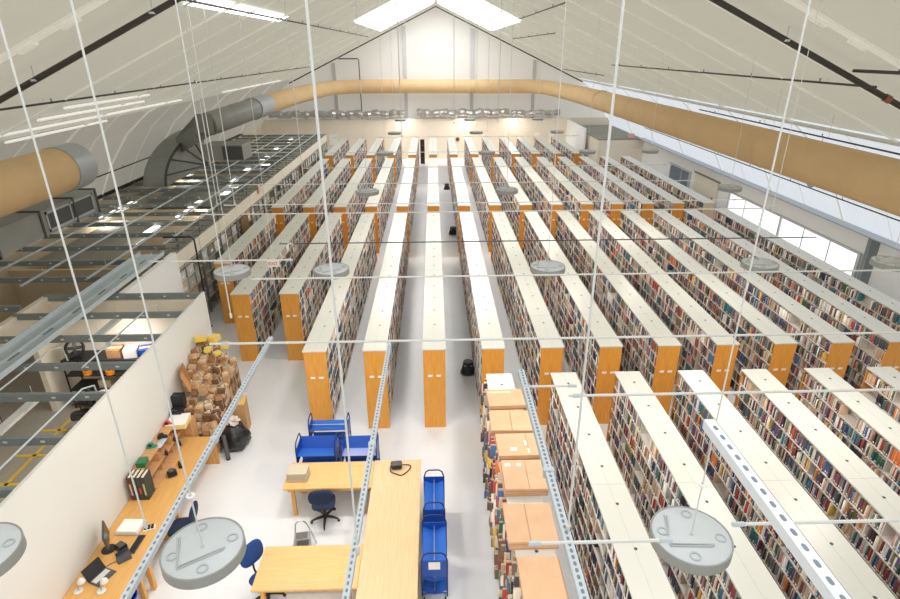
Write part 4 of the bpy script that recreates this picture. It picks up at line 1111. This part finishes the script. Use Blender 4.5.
b_ = fb.build('fan_blades', M['dgrey'], t); b_.rotation_euler = (PI / 2 - .5, 0, 0); b_.location = (0, 0, .26)
MB().box(-.14, .14, -.1, .1, 0, .03).build('fan_foot', M['black'], t)
for k, x in enumerate((-9.35, -8.75)):
    t = thing('orange_roll', 'orange tape roll on the black shelf unit, %s' % ('left one' if k == 0 else 'right one'), 'tape', (x, 13.4, 1.043), 0, 'orange rolls on the shelf unit')
    MB().ring((0, 0, 0), .05, .11, 0, .12, 20).build('roll', M['orange'], t)
    MB().ring((0, 0, 0), .045, .052, 0, .12, 20).build('core', M['black'], t)
for k, x in enumerate((-9.0, -8.45)):
    t = thing('cream_bin', 'cream round-topped bin before the black shelf unit, %s' % ('farther from' if k == 0 else 'nearer') + ' the white wall', 'bin', (x + .2, 12.95 - .1 * k, .012), 0, 'cream bins in the striped room')
    MB().lathe([(.17, 0), (.2, .5), (.2, .62)], n=24).build('bin_body', mat('cream_plastic', (226, 214, 190), .5) if k == 0 else bpy.data.materials['cream_plastic'], t, smooth=True)
    MB().lathe([(.205, .62), (.2, .7), (.12, .75), (.02, .76)], n=24).build('bin_lid', bpy.data.materials['cream_plastic'], t, smooth=True)
for k in range(4):
    t = thing('storage_carton', 'mixed pale carton on the black shelf unit, %s from the fan side' % nth(k + 1), 'carton', (-9.0 + k * .42, 13.6, 1.483 if k else .583), .1 * k, 'cartons on the black shelf unit')
    MB().box(-.17, .17, -.18, .18, 0, .24).build('carton_body', [M['beige'], M['brown2'], M['lgrey'], M['blue']][k], t, bevel=.006)
    MB().box(-.175, .175, -.05, .05, .241, .246).build('tape_strip', M['tape'], t)
# strip lights over the far rooms (lit)
for k, (x, y) in enumerate(((-10.5, 20.6), (-10.2, 22.9), (-10.3, 24.4), (-9.7, 26.6), (-10.2, 29.0), (-10.4, 32.2), (-10.4, 35.8), (-10.6, 39.5), (-10.6, 43.4), (-13.2, 22.9), (-13.2, 24.4), (-13.2, 31), (-13.2, 39.0))):
    t = thing('hanging_strip_light', 'lit strip light over the back rooms, %s along the %s line' % (nth(k + 1 if k < 9 else k - 8), 'inner' if k < 9 else 'outer'), 'light', (x, y, 2.82), 0, 'strip lights over the back rooms')
    MB().box(-.1, .1, -.6, .6, 0, .07).build('light_body', M['white_metal'], t); MB().box(-.13, .13, -.58, .58, .072, .09).box(-.06, .06, -.58, .58, -.03, 0).build('light_tube', M['tube_light'], t)
    for yy in (-.5, .5): MB().tube([(0, yy, .09), (0, yy, .32)], .008, 5).build('hanger_wire', M['steel'], t)
for k, (x, y0, y1) in enumerate(((-9.7, 15, 44), (-11.2, 14.5, 46), (-12.6, 14, 46), (-8.9, 18, 46))):
    t = thing('support_rail', 'long pale rail over the back rooms, %s from the wire shelving' % nth([2, 3, 4, 1][k]), 'rail', (x, y0, 3.14), 0, 'rails over the back rooms')
    MB().box(-.03, .03, 0, y1 - y0, 0, .04).build('rail_bar', M['tray'], t)
    for q in range(4): MB().tube([(0, 1 + q * 7, .04), (0, 1 + q * 7, .2)], .01, 5).build('rail_stud', M['steel'], t)
for k, (x, y, dx) in enumerate(((-9.0, 18.3, 1.0), (-12.4, 12.4, 1.2))):
    t = thing('black_pipe', 'bent black pipe standing %s' % ('by the wire shelving corner' if k == 0 else 'over the far left room'), 'pipe', (x, y, 0.012), 0, 'bent black pipes')
    top_ = 3.3
    MB().tube([(dx, 0, 0), (dx, 0, top_ - .1), (dx - .1, 0, top_), (0, 0, top_)], .03, 8).build('pipe_run', M['black'], t, smooth=True)
    MB().cyl((dx, 0, 0), .06, .02, 12).build('pipe_flange', M['black'], t)
# storage shelving along the walkway with boxes
SBX = {}
def sbox(col):
    if col not in SBX:
        mb = MB(); mb.box(-.5, .5, -.5, .5, 0, .82); mb.box(-.52, .52, -.52, .52, .83, 1.0)
        mb.mi = 1; mb.box(.52, .527, -.2, .2, .3, .6)
        SBX[col] = mb.mesh('storage_box', [M[col], M['card']])
    return SBX[col]
for u in range(14):
    y0 = 17.55 + u * 2.04
    t = thing('storage_shelving', 'tall grey storage shelving along the left walkway, %s from the white wall' % nth(u + 1), 'shelving', (-8.9, y0, 0), 0, 'storage shelving on the left')
    for z in (.1, .55, 1.0, 1.45, 1.9, 2.38): MB().box(-.3, .5, 0, 2.0, z - .03, z).build('shelf', M['archive'], t)
    for y in (0, 1.96):
        for x in (-.3, .46): MB().box(x, x + .04, y, y + .04, 0, 2.95).build('post', M['joist'], t)
    mb = MB()
    for x in (-.3, .1, .47): mb.box(x, x + .04, 0, 2.0, 2.94, 2.98)
    for y in (0, .65, 1.3, 1.96): mb.box(-.3, .51, y, y + .04, 2.94, 2.98)
    mb.build('top_frame', M['joist'], t)
    MB().box(.50, .515, 0, 2.0, 2.45, 2.93).build('fascia', M['cream'], t)
    MB().box(-.3, -.28, 0, 2.0, .1, 2.9).build('back_sheet', M['archive'], t)
    for y in (.68, 1.33): MB().box(.44, .48, y - .02, y + .02, .1, 2.95).build('post', M['joist'], t)
    if u in (3, 9):
        d_ = MB().box(.53, .56, .3, 1.3, 0, 2.3).build('brown_door', M['brown_door'], t)
        MB().box(.56, .58, .4, .44, 1.0, 1.15).build('door_handle', M['steel'], d_)
    for lv in range(5):
        for q in range(3):
            if random.random() < .12: continue
            col, cn = random.choice((('lgrey', 'pale grey'), ('lgrey', 'pale grey'), ('lgrey', 'pale grey'), ('archive', 'buff'), ('olive', 'dull grey'), ('brown4', 'pale tan'), ('card', 'white'), ('duct', 'mid grey')))
            o = bpy.data.objects.new('storage_box', sbox(col)); COL.objects.link(o)
            o.location = (-8.72, y0 + .36 + q * .64, (.1, .55, 1.0, 1.45, 1.9)[lv] + .002); o.scale = (random.uniform(.5, .6), random.uniform(.5, .58), random.uniform(.32, .39))
            tag(o, '%s box, %s shelf up, %s along, %s storage shelving from white wall' % (cn, nth(lv + 1), nth(q + 1), nth(u + 1)), 'storage box', 'boxes in the storage shelving')

# ------------------------------------------------------------------ signs and odds and ends
t = thing('exit_sign', 'small white hanging sign reading EXIT over the left bookcases', 'sign', (-4.85, 16.14, 3.12))
MB().box(-.17, .17, -.02, .02, -.1, .1).build('sign_panel', M['card'], t, bevel=.004)
cu = bpy.data.curves.new('lettering', 'FONT'); cu.body = 'EXIT'; cu.size = .14; cu.align_x = 'CENTER'; cu.align_y = 'CENTER'; cu.extrude = .002
cu.materials.append(M['redtext'])
tmp = bpy.data.objects.new('lettering_tmp', cu); COL.objects.link(tmp); bpy.context.view_layer.update()
lme = bpy.data.meshes.new_from_object(tmp.evaluated_get(bpy.context.evaluated_depsgraph_get())); bpy.data.objects.remove(tmp)
tx = link('lettering', lme, t, (0, -.024, 0)); tx.rotation_euler = (PI / 2, 0, 0)
MB().tube([(0, 0, .1), (0, 0, roof_z(-4.85) - 3.14)], .009, 6).build('cable', M['cable'], t)
t = thing('notice_board', 'pale pink square notice hanging at the storage shelving', 'sign', (-8.33, 27.1, 2.95))
MB().box(0, .03, -.18, .18, -.2, .2).build('board', M['pink'], t); MB().tube([(.015, 0, .2), (.015, 0, .5)], .008, 5).build('cord', M['cable'], t)
t = thing('display_stand', 'tall narrow black rack at the back end of the central aisle', 'rack', (-.98, 49.6, 0))
MB().box(-.18, .18, -.2, .2, 0, 2.0).build('rack_body', M['black'], t)
for z in (.5, 1.0, 1.5): MB().box(-.17, .17, -.23, -.2, z, z + .04).build('rack_shelf', M['dgrey'], t)
t = thing('wall_alarm', 'small dark red round alarm bell on the back wall', 'alarm', (2.1, 51.76, 1.7))
MB().cyl((0, 0, 0), .16, .06, 20, M=Matrix.Rotation(PI / 2, 4, 'X')).build('bell', M['maroon'], t); MB().cyl((0, 0, .06), .05, .03, 12, M=Matrix.Rotation(PI / 2, 4, 'X')).build('bell_hub', M['red'], t)
t = thing('pink_box', 'small pink box on the roof of the corner rooms', 'box', (14.8, 43.6, 2.83))
MB().box(-.2, .2, -.15, .15, 0, .3).build('box_body', M['pink'], t, bevel=.01); MB().box(-.21, .21, -.16, .16, .301, .33).build('box_lid', M['pink'], t)

t = thing('hanging_sensor', 'small grey round sensor hanging under the pipe on the right side', 'sensor', (13.2, 19.5, 4.6))
MB().lathe([(.05, -.12), (.13, -.06), (.14, .0), (.1, .08), (.03, .12)], n=16).build('sensor_body', M['collar'], t, smooth=True); MB().tube([(0, 0, .12), (0, 0, roof_z(13.2) - 4.62)], .012, 6).build('sensor_rod', M['steel'], t)
# ------------------------------------------------------------------ light
w = bpy.data.worlds.new('world'); bpy.context.scene.world = w; w.use_nodes = True
w.node_tree.nodes['Background'].inputs[0].default_value = (.85, .92, 1, 1); w.node_tree.nodes['Background'].inputs[1].default_value = 1
def area(name, loc, size, energy, color=(1, 1, 1), rot=(0, 0, 0), sizey=None):
    ld = bpy.data.lights.new(name, 'AREA'); ld.energy = energy; ld.color = color; ld.size = size
    if sizey: ld.shape = 'RECTANGLE'; ld.size_y = sizey
    o = bpy.data.objects.new(name, ld); COL.objects.link(o); o.location = loc; o.rotation_euler = rot
    return o
for k, x in enumerate((-2.6, 2.6, 7.0)):
    t = thing('wall_washer', 'small ceiling lamp lighting the back wall, %s from the left' % nth(k + 1), 'lamp', (x, 51.0, 4.0), 0, 'wall lamps at the back')
    MB().lathe([(.14, 0), (.16, .02), (.16, .09), (.05, .11)], n=20).build('lamp_can', M['disc'], t); MB().tube([(0, 0, .11), (0, 0, 1.45)], .01, 6).build('cord', M['cable'], t)
    area('wash_light', (x, 51.0, 3.97), .25, 70, (1, .95, .86), (-.35, 0, 0))
for (x, y, e) in ((-7.95, 9.2, 40), (-8.2, 12.9, 40)) + tuple((x, y, 26) for x, y in ((-10.5, 20.6), (-10.3, 24.4), (-10.2, 29.0), (-10.4, 35.8), (-10.6, 43.4), (-13.2, 22.9), (-13.2, 31))):
    area('strip_glow', (x, y, 2.58 if y < 14 else 2.76), .15, e, (1, .97, .92), sizey=1.2)
sc = bpy.context.scene
sc.view_settings.view_transform = 'Standard'; sc.view_settings.look = 'None'; sc.view_settings.exposure = 0
sc.cycles.use_denoising = True
sc.cycles.max_bounces = 8; sc.cycles.diffuse_bounces = 5; sc.cycles.glossy_bounces = 3; sc.cycles.caustics_reflective = False; sc.cycles.caustics_refractive = False
